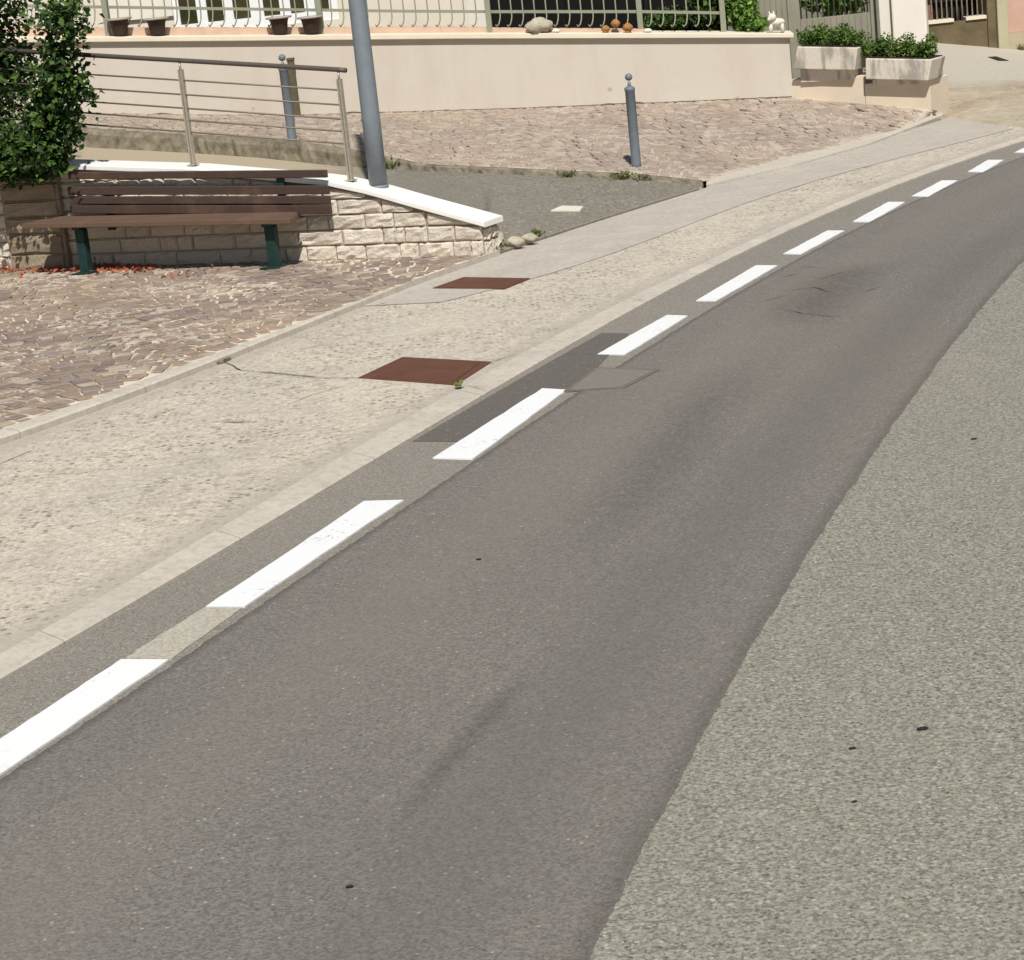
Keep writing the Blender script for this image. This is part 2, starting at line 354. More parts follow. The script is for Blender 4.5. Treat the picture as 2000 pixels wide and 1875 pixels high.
def thing(name, label, cat, loc, group=None):
    o = bpy.data.objects.new(name, None); COL.objects.link(o); o.location = [float(x) for x in loc]; o.empty_display_size = .2
    return tag(o, label, cat, group)
def copy_tree(o, loc, parent=None):
    c = o.copy(); COL.objects.link(c)
    if parent is None: c.location = [float(x) for x in loc]
    else: c.parent = parent
    for ch in [x for x in bpy.data.objects if x.parent == o]: copy_tree(ch, loc, c)
    return c
class Fr:    # a vertical working frame: u along, z up, d towards the viewer
    def __init__(s, O, ang): s.O = np.array([O[0], O[1], 0.]); s.a = np.array([math.cos(ang), math.sin(ang), 0]); s.n = np.array([math.sin(ang), -math.cos(ang), 0])
    def p(s, u, z, d=0.): q = s.O+s.a*u+s.n*d; return np.array([q[0], q[1], z])
    def uz(s, x, y, d=0.):
        v = ray(x, y); t = ((s.O+s.n*d-CP)@s.n)/(v@s.n); q = CP+v*t; return (q-s.O)@s.a, q[2]
    def box(s, mb, u0, u1, z0, z1, d0, d1):
        return mb.box8([s.p(u0, z0, d1), s.p(u1, z0, d1), s.p(u1, z0, d0), s.p(u0, z0, d0), s.p(u0, z1, d1), s.p(u1, z1, d1), s.p(u1, z1, d0), s.p(u0, z1, d0)])
def interp(x, pts): return float(np.interp(x, [p[0] for p in pts], [p[1] for p in pts]))

# ------------------------------------------------------------------ ground curves: plan lines X(Y)
class Crv:
    def __init__(s, px, z, deg=4):
        P = np.array([G(x, y, z) for x, y in px]); o = np.argsort(P[:, 1]); P = P[o]
        s.y0, s.y1 = P[0, 1], P[-1, 1]; s.mu, s.sd = P[:, 1].mean(), P[:, 1].std()
        s.c = np.polyfit((P[:, 1]-s.mu)/s.sd, P[:, 0], deg); s.d = np.polyder(s.c)
        s.z = z
    def x(s, y):
        yc = min(max(y, s.y0), s.y1); t = (yc-s.mu)/s.sd
        return np.polyval(s.c, t)+(y-yc)*np.polyval(s.d, t)/s.sd
    def pt(s, y, z=None, off=0.): return np.array([s.x(y)+off, y, s.z if z is None else z])
k0 = Crv([(0, 1335), (278, 1168), (443, 1077), (559, 1009), (600, 971), (801, 856), (962, 766), (1171, 649), (1244, 611), (1321, 560), (1425, 499), (1546, 449), (1683, 393), (1804, 345), (2000, 276)], 0)
k1 = Crv([(0, 1268), (217, 1164), (382, 1061), (507, 985), (600, 931), (793, 818), (962, 717), (1111, 639), (1244, 576), (1321, 540), (1482, 469), (1602, 415), (1723, 369), (1844, 322), (2000, 266)], .034)
i0 = Crv([(0, 878), (141, 813), (282, 762), (423, 711), (563, 661), (700, 605), (737, 595), (882, 534), (962, 500), (1100, 453), (1226, 418), (1370, 365), (1401, 361), (1562, 320), (1700, 280), (1835, 236)], .03)
i1 = Crv([(0, 843), (141, 786), (282, 740), (423, 691), (563, 637), (700, 586), (857, 532), (938, 500), (1037, 464), (1100, 449), (1226, 414), (1370, 358), (1522, 312), (1683, 274), (1763, 250), (1829, 219)], .078)
ll = Crv([(0, 1530), (340, 1297), (480, 1195), (640, 1095), (781, 1000), (922, 925), (974, 872), (1105, 775), (1230, 698), (1393, 602), (1522, 526), (1655, 461), (1771, 403), (1884, 347), (2000, 308)], 0)
lr = Crv([(1148, 1875), (1211, 1733), (1282, 1602), (1352, 1491), (1392, 1416), (1443, 1300), (1506, 1183), (1558, 1102), (1643, 978), (1723, 861), (1763, 789), (1876, 652), (2000, 507)], 0, 3)
cs = Crv([(840, 592), (994, 560), (1123, 525), (1200, 483), (1361, 431), (1514, 383), (1683, 326), (1844, 285), (1940, 262)], .034)
def struct(o): return tag(o, kind='structure')
class PL:
    def __init__(s, px, z):
        P = sorted([tuple(G(x, y, z)) for x, y in px], key=lambda p: p[1]); s.X = [p[0] for p in P]; s.Y = [p[1] for p in P]; s.z = z
    def pt(s, y, z=None, off=0.): return np.array([np.interp(y, s.Y, s.X)+off, y, s.z if z is None else z])
i0b = PL([(1380, 365), (1401, 360), (1562, 322), (1700, 283), (1841, 228)], .035); i1b = PL([(1380, 354), (1522, 312), (1683, 274), (1763, 250), (1841, 215)], .062)
def ribbon(name, lines, mat, n=160, smooth=False, jit=None, us=None):
    """lines: list of functions t->point, from one side to the other"""
    rows = [[f(t) for f in lines] for t in np.linspace(0, 1, n)]
    uv = [(u, t) for t in np.linspace(0, 1, n) for u in us] if us else None
    return struct(MB().grid(rows).build(name, mat, smooth=smooth, uv=uv))
def al(c, ya, yb, z, off=0.): return lambda t: c.pt(ya+(yb-ya)*t, z, off)

struct(MB().face([(-300, -300, -.06), (300, -300, -.06), (300, 300, -.06), (-300, 300, -.06)]).build('ground', 'ground'))
ribbon('road', [al(k0, -8, 45, 0, -.02), lambda t: np.array([34., -8+53*t, 0])], 'old', 100)
# newer lane: a thin overlay with a slightly ragged cut edge
n = 1400; rows = []; uv = []; wj = np.convolve(rng.normal(size=n+40), np.ones(41)/41, 'valid')*.035; wj2 = np.convolve(rng.normal(size=n+4), np.ones(5)/5, 'valid')*.006; li = -1
for t in np.linspace(0, 1, n):
    ya = -6+44*t; yb = -6+36*t; li += 1
    a = ll.pt(ya, .006); b = lr.pt(yb, .004); b[0] += wj[li]+wj2[li]; a[0] += rng.normal()*.004
    r = []
    a0 = a.copy(); a0[2] = -.002; b0 = b.copy(); b0[2] = .001; b0[0] += .012
    r.append(a0)
    uv.append((0, t))
    for w in np.linspace(0, 1, 9): r.append(a+(b-a)*w); uv.append((w, t))
    r.append(b0); uv.append((1, t)); rows.append(r)
struct(MB().grid(rows).build('asphalt_lane', 'lane', uv=uv))
# kerb along the road
def kt(y, z, w):      # w: 0 at the road side, 1 at the pavement side of the kerb stone
    a = k0.x(y); b = min(k1.x(y), a-.10); return np.array([a+(b-a)*w, y, z])
ribbon('kerb', [lambda t: kt(-8+48*t, -.01, 0), lambda t: kt(-8+48*t, .012, 0), lambda t: kt(-8+48*t, .018, .06), lambda t: kt(-8+48*t, .034, 1), lambda t: kt(-8+48*t, .01, 1.03)], 'kerb', 200)
ribbon('pavement', [lambda t: i0.pt(-8+33.4*t, .030, -.06), lambda t: kt(-8+31.2*t, .030, .97)], 'walk', 200, us=(0, 1))
ribbon('pavement_smooth_strip', [lambda t: i0.pt(16.1+9.3*t, .034, .0), lambda t: cs.pt(15.9+7.6*t, .034)], 'conc', 80)
ribbon('gutter_strip', [lambda t: k0.pt(-8+44*t, .0025, .0), lambda t: ll.pt(-8+44*t, .0025, .03)], 'gutter', 160)
ribbon('inner_kerb', [al(i0, -8, 18.0, .01), al(i0, -8, 18.0, .066), lambda t: i0.pt(-8+26*t, .074)*.9+i1.pt(-8+26*t, .074)*.1, lambda t: i0.pt(-8+26*t, .077)*.75+i1.pt(-8+26*t, .077)*.25, al(i1, -8, 18.0, .078), al(i1, -8, 18.0, .03)], 'kerb2', 120)
ribbon('ramp_edge_kerb', [lambda t: i0.pt(18.02+3.0*t, .02), lambda t: i0.pt(18.02+3.0*t, .045), lambda t: i1.pt(18.02+3.0*t, .06, -.03), lambda t: i1.pt(18.02+3.0*t, .02, -.03)], 'kerb2', 30)
def tk(t, z, c, off=0.): return c.pt(c.Y[0]+(c.Y[-1]-c.Y[0])*t, z, off)
ribbon('terrace_edge_kerb', [lambda t: tk(t, .01, i0b), lambda t: tk(t, .052, i0b), lambda t: tk(t, .064, i1b), lambda t: tk(t, .03, i1b, -.02)], 'kerb2', 40)
ribbon('plaza_bed', [lambda t: np.array([-16., -8+36*t, .066]), lambda t: i1.pt(-8+25.95*t, .066, .0)], 'settmortar', 80)
def setts(name, mat, x0, x1, y0, y1, inside, zf, ang, su=.118, sv=.104, rise=.22, wid=1.3, slope=False, jz=.0035):
    mb = MB(); ca, sa = math.cos(ang), math.sin(ang); cx, cy = (x0+x1)/2, (y0+y1)/2; R_ = math.hypot(x1-x0, y1-y0)/2
    for j in range(int(-R_/sv), int(R_/sv)+1):
        u = -R_+rng.random()*su
        while u < R_:
            w = su*(.72+.5*rng.random()); uc = u+w/2; u += w
            ph = math.pi*uc/wid; v = j*sv+rise*abs(math.sin(ph)); sl = rise*math.pi/wid*math.cos(ph)*(1 if math.sin(ph) > 0 else -1); th = ang+math.atan(sl)
            x = cx+uc*ca-v*sa; y = cy+uc*sa+v*ca
            if not (x0 < x < x1 and y0 < y < y1) or not inside(x, y): continue
            z = zf(x, y)
            if z is None: continue
            hu = (w-.012-.010*rng.random())/2; hv = (sv-.012-.010*rng.random())/2*math.cos(math.atan(sl))**.5; th += rng.normal()*.06; c_, s_ = math.cos(th), math.sin(th); zt = z+.004+jz*rng.normal(); k = .82
            if slope:
                zx, zy = zf(x+.06, y), zf(x, y+.06)
                if zx is None or zy is None or zf(x-.07, y-.07) is None: continue
                gx, gy = (zx-z)/.06, (zy-z)/.06
                if abs(gx)+abs(gy) > .6: continue
            else: gx = gy = 0
            def q(a, b, zz): dx, dy = a*c_-b*s_, a*s_+b*c_; return (x+dx, y+dy, zz+gx*dx+gy*dy)
            J = [1+.13*rng.normal() for _ in range(8)]; cn = [(-hu*J[0], -hv*J[1]), (hu*J[2], -hv*J[3]), (hu*J[4], hv*J[5]), (-hu*J[6], hv*J[7])]
            i = len(mb.v); mb.v += [q(a, b, z-.012) for a, b in cn]+[q(a, b, zt-.004) for a, b in cn]+[q(a*k, b*k, zt) for a, b in cn]
            mb.f.append((i+8, i+9, i+10, i+11))
            for a in range(4): b = (a+1) % 4; mb.f.append((i+a, i+b, i+4+b, i+4+a)); mb.f.append((i+4+a, i+4+b, i+8+b, i+8+a))
    return struct(mb.build(name, mat))
_wl = (G(945, 493, .09), np.array([-.879, .476]))
def plaza_in(x, y): return x < i1.x(min(y, 17.95))-.06 and (y-_wl[0][1])*.879+(x-_wl[0][0])*.476 < -.03
setts('plaza_paving', 'sett', -7.5, .3, 8.5, 21., plaza_in, lambda x, y: .072, .35)
# dark patch by the kerb
pp = [(805, 862), (935, 862), (1000, 830), (1112, 757), (1168, 716), (1229, 651), (1175, 650), (1080, 703), (962, 770), (880, 818)]
struct(MB().face([G(x, y, .0048) for x, y in pp]).build('asphalt_patch', 'patch'))
# cracks and stains lying on the paving
def sheet_line(name, pts, z, w, mat='crack'):
    P = [G(x, y, z) for x, y in pts]; Q = []; w = w*.6
    for a, b in zip(P[:-1], P[1:]):
        for t in np.linspace(0, 1, 6)[:-1]: Q.append(a+(b-a)*t)
    Q.append(P[-1]); rows = []
    for k, q in enumerate(Q):
        tt = Q[min(k+1, len(Q)-1)]-Q[max(k-1, 0)]; nn = np.array([-tt[1], tt[0], 0]); nn /= np.linalg.norm(nn); j = nn*rng.normal()*w*.5
        ww = w*(.35+rng.random()*.7)*(.3+.7*math.sin(math.pi*(k+.6)/(len(Q)+.2)))
        rows.append([q-nn*ww+j, q+nn*ww+j])
    return struct(MB().grid(rows).build(name, mat))
for pts, w in [([(432, 703), (470, 722), (560, 730), (640, 738), (700, 737)], .012), ([(415, 822), (470, 824), (505, 822)], .014), ([(900, 706), (960, 706), (1010, 690)], .008), ([(905, 752), (945, 757)], .008), ([(1235, 584), (1262, 584)], .012), ([(0, 905), (60, 880)], .006), ([(560, 790), (610, 770), (690, 748)], .006)]:
    sheet_line('pavement_crack', pts, (.0365 if pts[0][1] < 900 else .0335), w)
sheet_line('kerb_gap', [(424, 708), (452, 697)], .05, .014, 'dark')
sheet_line('kerb_gap', [(732, 597), (758, 590)], .05, .012, 'dark')
for pts, w in [([(1530, 540), (1560, 534)], .02), ([(1545, 566), (1590, 560), (1620, 570)], .02), ([(1600, 545), (1650, 530)], .014), ([(1520, 600), (1570, 612), (1640, 618)], .016), ([(1680, 570), (1720, 560)], .014), ([(1480, 590), (1540, 575)], .012), ([(1560, 520), (1610, 522)], .012)]:
    sheet_line('lane_crack', pts, .0105, w*.6)
def stain(name, pts, z, w, c, a):
    t = T(name+'_film'); uvn = t.n('ShaderNodeUVMap'); sp = t.n('ShaderNodeSeparateXYZ'); t.L(uvn.outputs[0], sp.inputs[0])
    e = t.mul(t.step(t.mul(t.mul(sp.outputs[0], .5, 'SUBTRACT'), 0, 'ADD'), -.5, -.05), t.step(t.mul(sp.outputs[0], .5, 'SUBTRACT'), .5, .05))
    e2 = t.mul(t.step(sp.outputs[1], 0, .25), t.step(sp.outputs[1], 1, .7)); f = t.step(t.noise(30, 4, .7), .25, .7)
    al_ = t.mul(t.mul(t.mul(e, e2), f), a); t.done(lin(c, GK), .9); t.put(t.b.inputs['Alpha'], al_)
    P = [G(x, y, z) for x, y in pts]; rows = []; uv = []
    for k, q in enumerate(P):
        tt = P[min(k+1, len(P)-1)]-P[max(k-1, 0)]; nn = np.array([-tt[1], tt[0], 0]); nn /= np.linalg.norm(nn)
        rows.append([q-nn*w, q+nn*w]); v = k/(len(P)-1); uv += [(0, v), (1, v)]
    return struct(MB().grid(rows).build(name, t.m, uv=uv))
stain('tyre_stain', [(760, 1640), (860, 1500), (930, 1425), (985, 1360), (1045, 1310)], .0095, .06, (108, 102, 94), .32)
stain('tyre_stain', [(1560, 640), (1590, 590), (1650, 540), (1700, 510)], .0105, .35, (112, 104, 97), .4)
stain('tyre_stain', [(1120, 1110), (1270, 930), (1370, 800), (1480, 690)], .0105, .28, (124, 118, 110), .28)

# ------------------------------------------------------------------ white dashes
dash = [[(-75, 1492), (237, 1287), (331, 1287), (-75, 1562)],
        [(402, 1184), (712, 978), (787, 976), (477, 1184)], [(845, 894), (1059, 758), (1107, 761), (922, 896)], [(1167, 691), (1302, 615), (1344, 616), (1220, 692)],
        [(1359, 587), (1476, 518), (1518, 518), (1399, 587)], [(1530, 495), (1616, 450), (1649, 450), (1564, 496)], [(1665, 432.5), (1735, 394), (1768, 394), (1699, 433)],
        [(1781, 382.5), (1840, 352), (1870, 352), (1812, 384)], [(1890, 335), (1930, 312), (1960, 312), (1920, 336)], [(1981, 297.5), (2028, 275), (2060, 275), (2012, 298)]]
dl = ['large white road dash nearest the camera, cut off by the left edge of the photo', 'long white road dash just above the faded beige dash', 'white road dash between the dark asphalt patch and the lane, below the road lid', 'white road dash beside the far end of the dark asphalt patch',
      'white road dash level with the cracked spot of the lane', 'white road dash fifth from the right end of the dashed line', 'white road dash fourth from the right end of the dashed line', 'small white road dash third from the right end of the dashed line',
      'tiny white road dash beside the last one cut by the right edge', 'tiny white road dash cut off by the right edge, the farthest one']
def slab(corners, z, th, mat, name, edge=.002, nseg=14):
    A, B_, C_, D_ = [G(x, y, z) for x, y in corners]; base = (A+B_+C_+D_)/4; base[2] = z-th; top = []; 
    rows = []
    for t in np.linspace(0, 1, nseg):
        l = A+(B_-A)*t; r = D_+(C_-D_)*t; l = l+np.array([rng.normal()*edge, 0, 0]); r = r+np.array([rng.normal()*edge, 0, 0])
        dn = np.array([0, 0, -th]); rows.append([l+dn, l, r, r+dn])
    mb = MB().grid(rows); mb.face([rows[0][k] for k in (3, 2, 1, 0)]); mb.face([rows[-1][k] for k in range(4)])
    return mb.build(name, mat, at=base)
for c, l in zip(dash, dl): tag(slab(c, .009, .0085, 'paint', 'road_dash'), l, 'road marking', 'white dashes along the edge of the lane')
tag(slab([(245, 1284), (398, 1186), (474, 1186), (334, 1286)], .0085, .008, 'ghost', 'faded_road_dash'), 'worn beige remnant of a dash between the two longest white dashes', 'road marking')

# ------------------------------------------------------------------ inspection covers
def cover(corners, z, lab, mat, rim, th=.01, rimw=.03):
    P = [G(x, y, z) for x, y in corners]; c = sum(P)/4; root = thing('inspection_cover', lab, 'manhole cover', (c[0], c[1], z-th))
    pl = [c+(p-c)*(1-rimw*2.2/np.linalg.norm(p-c)) for p in P]
    mb = MB(); dn = np.array([0, 0, -th])
    for a in range(4):
        b = (a+1) % 4; mb.box8([P[a]+dn, P[b]+dn, pl[b]+dn, pl[a]+dn, P[a], P[b], pl[b], pl[a]])
    mb.build('cover_frame', rim, root)
    up = np.array([0, 0, .003]); q = [c+(p-c)*.985 for p in pl]
    MB().box8([x+dn for x in q]+[x+up for x in q]).build('cover_plate', mat, root, bevel=.003)
cover([(700, 737), (890, 751), (960, 706), (786, 697)], .036, 'larger rusty brown inspection cover on the pavement near the kerb', 'rust', 'rust')
cover([(845, 562), (985, 563), (1035, 543), (905, 541)], .040, 'smaller flat rusty inspection cover at the start of the smooth pavement strip', 'rust', 'rust', rimw=.02)
cover([(1100, 764), (1220, 757), (1290, 721), (1163, 717)], .0112, 'faint dusty square lid set in the dark lane beside a white dash', 'lidroad', 'lidrim', th=.006, rimw=.02)

# ------------------------------------------------------------------ stone retaining wall with white cap
A0 = G(945, 493, .09); WF = Fr(A0, math.atan2(-.476, .879))
capl = [(x, y) for x, y in [(950, 443), (801, 402), (726, 380), (638, 361)]]
cz = sorted([WF.uz(x, y, 0) for x, y in capl]+[WF.uz(370, 338), WF.uz(130, 330), (-9., 1.35)])
cz[-1] = (0.05, cz[-1][1])
def capz(u): return interp(u, cz)
wall = thing('retaining_wall', 'pale stone block retaining wall with a sloping white cap behind the bench', 'wall', WF.p(-1.5, .06, -.15))
mb = MB(); us = np.linspace(-9, -.0, 40)
rows = [[WF.p(u, .0, -.015), WF.p(u, capz(u)-.004, -.015), WF.p(u, capz(u)-.004, -.26), WF.p(u, .0, -.26)] for u in us]
mb.grid(rows); mb.face([rows[-1][k] for k in range(4)]); mb.build('wall_core', 'mortar', wall)
def stone_block(mb, fr, u0, u1, z0, z1, zt0, zt1, d0, d1, depth=.008):
    nu, nz = 5, 4; rows = []
    for iz in range(nz+2):
        r = []
        for iu in range(nu+2):
            cu_ = min(max((iu-.5)/(nu), 0), 1) if 0 < iu < nu+1 else (0 if iu == 0 else 1)
            c_z = min(max((iz-.5)/(nz), 0), 1) if 0 < iz < nz+1 else (0 if iz == 0 else 1)
            if 0 < iu < nu+1: cu_ = .06+.88*(iu-1)/(nu-1)
            if 0 < iz < nz+1: c_z = .1+.8*(iz-1)/(nz-1)
            u = u0+(u1-u0)*cu_; zt = zt0+(zt1-zt0)*cu_; z = z0+(zt-z0)*c_z
            edge = iu in (0, nu+1) or iz in (0, nz+1)
            dd = d0 if edge else d1+rng.normal()*.006+depth*(.4*math.sin(cu_*3.1)*math.sin(c_z*3.1))
            r.append(fr.p(u+(0 if edge else rng.normal()*.004), z+(0 if edge else rng.normal()*.004), dd))
        rows.append(r)
    mb.grid(rows)
mb = MB(); zc = .062; course = 0
while zc < 1.3:
    hgt = .115+rng.random()*.02; u = -9+rng.random()*.3
    while u < -.02:
        w = .16+rng.random()*.3; u1 = min(u+w, -.0)
        if -u1 < .08: u1 = 0
        if u1-u > .05:
            t0 = min(zc+hgt-.007, capz(u+.01)-.016); t1 = min(zc+hgt-.007, capz(u1-.01)-.016)
            if min(t0, t1) > zc+.022: stone_block(mb, WF, u+.004, u1-.004, zc, zc, t0, t1, -.014, .004)
            elif max(t0, t1) > zc+.03: stone_block(mb, WF, u+.004, u1-.004, zc, zc, max(t0, zc+.006), max(t1, zc+.006), -.02, .006, .01)
        u = u1
    zc += hgt
# end face stones
EF = Fr(WF.p(0, 0, 0), math.atan2(.879, .476)); zz = .062
for hgt in (.12, .1, .09):
    if zz+hgt < capz(0)+.02: stone_block(mb, EF, .02, .14, zz, zz, zz+hgt-.01, zz+hgt-.01, -.01, .015); stone_block(mb, EF, .15, .28, zz, zz, zz+hgt-.01, zz+hgt-.01, -.01, .015)
    zz += hgt
mb.build('stone_facing', 'stone', wall)
mb = MB(); us = [u for u in np.linspace(-9, .05, 60)]
rows = [[WF.p(u, capz(u), -.29), WF.p(u, capz(u), .035), WF.p(u, capz(u)+.042, .035), WF.p(u, capz(u)+.045, -.29), WF.p(u, capz(u), -.29)] for u in us]
mb.grid(rows); mb.face(rows[0][:4][::-1]); mb.face(rows[-1][:4]); mb.build('wall_cap', 'cap', wall, bevel=.006)
# rubble stones at the foot of the wall end
# stone pier under the tree
u0 = WF.uz(20, 512, .06)[0]; u1 = WF.uz(134, 510, .06)[0]
pier = thing('stone_pier', 'rough shaded stone pier beneath the tree at the left end of the bench', 'pier', WF.p((u0+u1)/2, .09, -.1))
mb = MB(); zz = .062
ptop = WF.uz(75, 348, .06)[1]
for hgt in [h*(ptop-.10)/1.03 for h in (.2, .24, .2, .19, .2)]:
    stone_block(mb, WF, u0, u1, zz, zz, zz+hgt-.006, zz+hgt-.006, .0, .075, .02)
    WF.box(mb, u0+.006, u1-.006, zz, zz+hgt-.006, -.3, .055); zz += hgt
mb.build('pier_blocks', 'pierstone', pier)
mb = MB(); WF.box(mb, u0+.02, u1-.02, .09, zz-.02, -.28, .045); mb.build('pier_core', 'mortar', pier)
mb = MB(); WF.box(mb, u0-.006, u1+.006, zz, zz+.04, -.31, .07); mb.build('pier_cap', 'pierstone', pier, bevel=.01)

# ------------------------------------------------------------------ bench
lL = G(165, 521, .095); lR = G(535, 516, .095)
BO = .372
BF = Fr(WF.p((WF.uz(165, 515, BO)[0]+WF.uz(535, 515, BO)[0])/2, 0, BO), math.atan2(-.476, .879)); half = (WF.uz(535, 515, BO)[0]-WF.uz(165, 515, BO)[0])/2
bench = thing('park_bench', 'long dark brown slatted bench on green iron legs against the stone wall', 'bench', BF.p(0, .095, 0))
BD = -.15
SLP = [.020]
def slope(u): return SLP[0]*(1.3-u)
def bslat(u0, u1, z0, z1, d0, d1, name, mat):
    mb = MB(); mb.box8([BF.p(u, z+slope(u), d) for z in (z0, z1) for u, d in ((u0, d1), (u1, d1), (u1, d0), (u0, d0))]); return mb.build(name, mat, bench, bevel=.006)
sl = BF.uz(42, 436, .12)[0]; sr = BF.uz(564, 430, .12)[0]
print('bench', half, sl, sr, [BF.uz(x, y, .12) for x, y in ((42, 426), (42, 447), (568, 423), (568, 438))], [BF.uz(x, y, -.28) for x, y in ((132, 332), (132, 352), (639, 332), (639, 347), (120, 420), (632, 417))])
seat0 = BF.uz(560, 438, .12)[1]-slope(BF.uz(560, 438, .12)[0])
for k, dd in enumerate((.12, .008, -.104, -.216)[:4]): bslat(sl+.02*k, sr-.055*k, seat0, seat0+.045, dd-.1, dd, 'seat_slat', 'seat')
SLP[0] = .038
for (ya, yb, dd) in ((332.5, 347.5, -.285), (363, 380, -.275), (383, 398.5, -.265), (401.5, 418, -.255)):
    ul = BF.uz(132, 340, dd)[0]; ur = BF.uz(637, 340, dd)[0]
    z1 = BF.uz(600, ya, dd)[1]-slope(BF.uz(600, ya, dd)[0]); z0 = BF.uz(600, yb, dd)[1]-slope(BF.uz(600, yb, dd)[0])
    bslat(ul-(.03 if dd > -.28 else 0), ur, z0, z1, dd-.03, dd, 'backrest_slat', 'slat')
SLP[0] = .020
for s_, x in ((-1, 165), (1, 535)):
    u = half*s_; mb = MB(); zs = seat0+slope(u); BF.box(mb, u-.045, u+.045, .072, zs-.03, -.055, .02); BF.box(mb, u-.04, u+.04, zs-.03, zs-.001, -.28, .06)
    leg = mb.build('leg', 'greeniron', bench, bevel=.008)
    mb = MB(); BF.box(mb, u-.09, u+.07, .074, .090, -.1, .09); mb.build('foot_plate', 'greeniron', bench, bevel=.004)
    mb = MB(); ub = BF.uz(206, 364, -.3)[0] if s_ < 0 else half-.05
    mb.box8([BF.p(ub-.035, .40, -.296), BF.p(ub+.035, .40, -.296), BF.p(ub+.035, .40, -.32), BF.p(ub-.035, .40, -.32), BF.p(ub-.035, .78, -.318), BF.p(ub+.035, .78, -.318), BF.p(ub+.035, .78, -.334), BF.p(ub-.035, .78, -.334)])
    mb.build('back_bracket', 'greeniron', bench)

# fallen petals
mb = MB()
def petals(n_, xr, yr):
    for _ in range(n_):
        c = G(rng.uniform(*xr), yr[0]+(yr[1]-yr[0])*rng.random(), .080); mb.leaf(c+np.array([0, 0, .008+.01*rng.random()]), .035+.03*rng.random(), np.array([0, 0, 1.]))
petals(420, (-150, 300), (519, 532)); petals(160, (-150, 120), (514, 530)); petals(60, (-100, 420), (520, 545))
tag(mb.build('fallen_petals', 'petal'), 'orange fallen petals scattered on the setts before the bench', 'petals', kind='stuff')

# ------------------------------------------------------------------ tree at the left edge
def crown_mb(c, R, n_, size, lumps=26, inner=.55, flat=None):
    mb = MB(); c = np.array(c); R = np.array(R); cl = []
    for _ in range(lumps):
        d_ = rng.normal(size=3); d_ /= np.linalg.norm(d_); cl.append((c+d_*R*(.62+.3*rng.random()), .26+.2*rng.random()))
    for k in range(n_):
        if k % 4 == 0:
            d_ = rng.normal(size=3); d_ /= np.linalg.norm(d_); p = c+d_*R*(inner+(1-inner)*rng.random()**.7)*.9; nr = d_
        else:
            q, r_ = cl[rng.integers(len(cl))]; d_ = rng.normal(size=3); d_ /= np.linalg.norm(d_); p = q+d_*R.mean()*r_*(.55+.5*rng.random()); nr = d_*.6+np.array([0, 0, .5])
        if flat is not None and p[2] < flat: p[2] = flat+rng.random()*.15
        mb.leaf(p, size*(.6+.8*rng.random()), nr)
    return mb
tb = WF.p(WF.uz(-150, 500)[0], .95, -.55)
tree = thing('broadleaf_tree', 'dense dark green leafy tree overhanging the pier at the left edge', 'tree', (tb[0], tb[1], .9))
tc = WF.p(WF.uz(-160, 300, .1)[0], 1., .05)
mb = MB(); mb.tube([(tb[0], tb[1], .85), (tb[0]+.04, tb[1], 1.3), (tb[0]-.03, tb[1]-.05, 1.9), (tb[0]+.02, tb[1], 2.6), (tb[0], tb[1], 3.2)], [.1, .085, .07, .05, .02], 10)
for k in range(9):
    a = k*2.4; z = 1.2+.2*k; mb.tube([(tb[0], tb[1], z), (tb[0]+.5*math.cos(a), tb[1]+.5*math.sin(a), z+.35), (tb[0]+.9*math.cos(a), tb[1]+.9*math.sin(a), z+.55)], [.04, .025, .008], 7)
mb.build('trunk', 'bark', tree, smooth=True)
cb = crown_mb((tc[0], tc[1], 2.35), (1.0, 1.0, 1.62), 46000, .07, 100, .1)
# side sprays reaching right
for (x, y, n_, r_) in [(95, 30, 260, .16), (110, 45, 80, .1), (80, 305, 200, .12), (60, 290, 260, .14), (30, 300, 260, .15), (105, 150, 260, .16), (135, 180, 60, .09), (158, 190, 24, .06), (100, 215, 160, .14), (90, 270, 180, .15), (110, 300, 70, .1), (95, 100, 140, .12), (15, 312, 420, .13), (60, 308, 420, .12), (98, 312, 260, .08), (116, 322, 60, .04), (-20, 312, 300, .14), (40, 290, 300, .14), (120, 175, 40, .07), (125, 60, 40, .08), (118, 235, 60, .09), (110, 270, 60, .1), (75, 190, 260, .1), (70, 230, 220, .1), (85, 150, 160, .09)]:
    uq, zq = WF.uz(x, y, .22); c = WF.p(uq, zq, .22 if y > 280 else .1)
    for _ in range(int(n_*1.5)): cb.leaf(c+rng.normal(size=3)*r_*np.array([.7, 1, .7]), .05+.035*rng.random(), np.array([0, -.3, .6]))
cb.build('crown', 'leaf', tree)

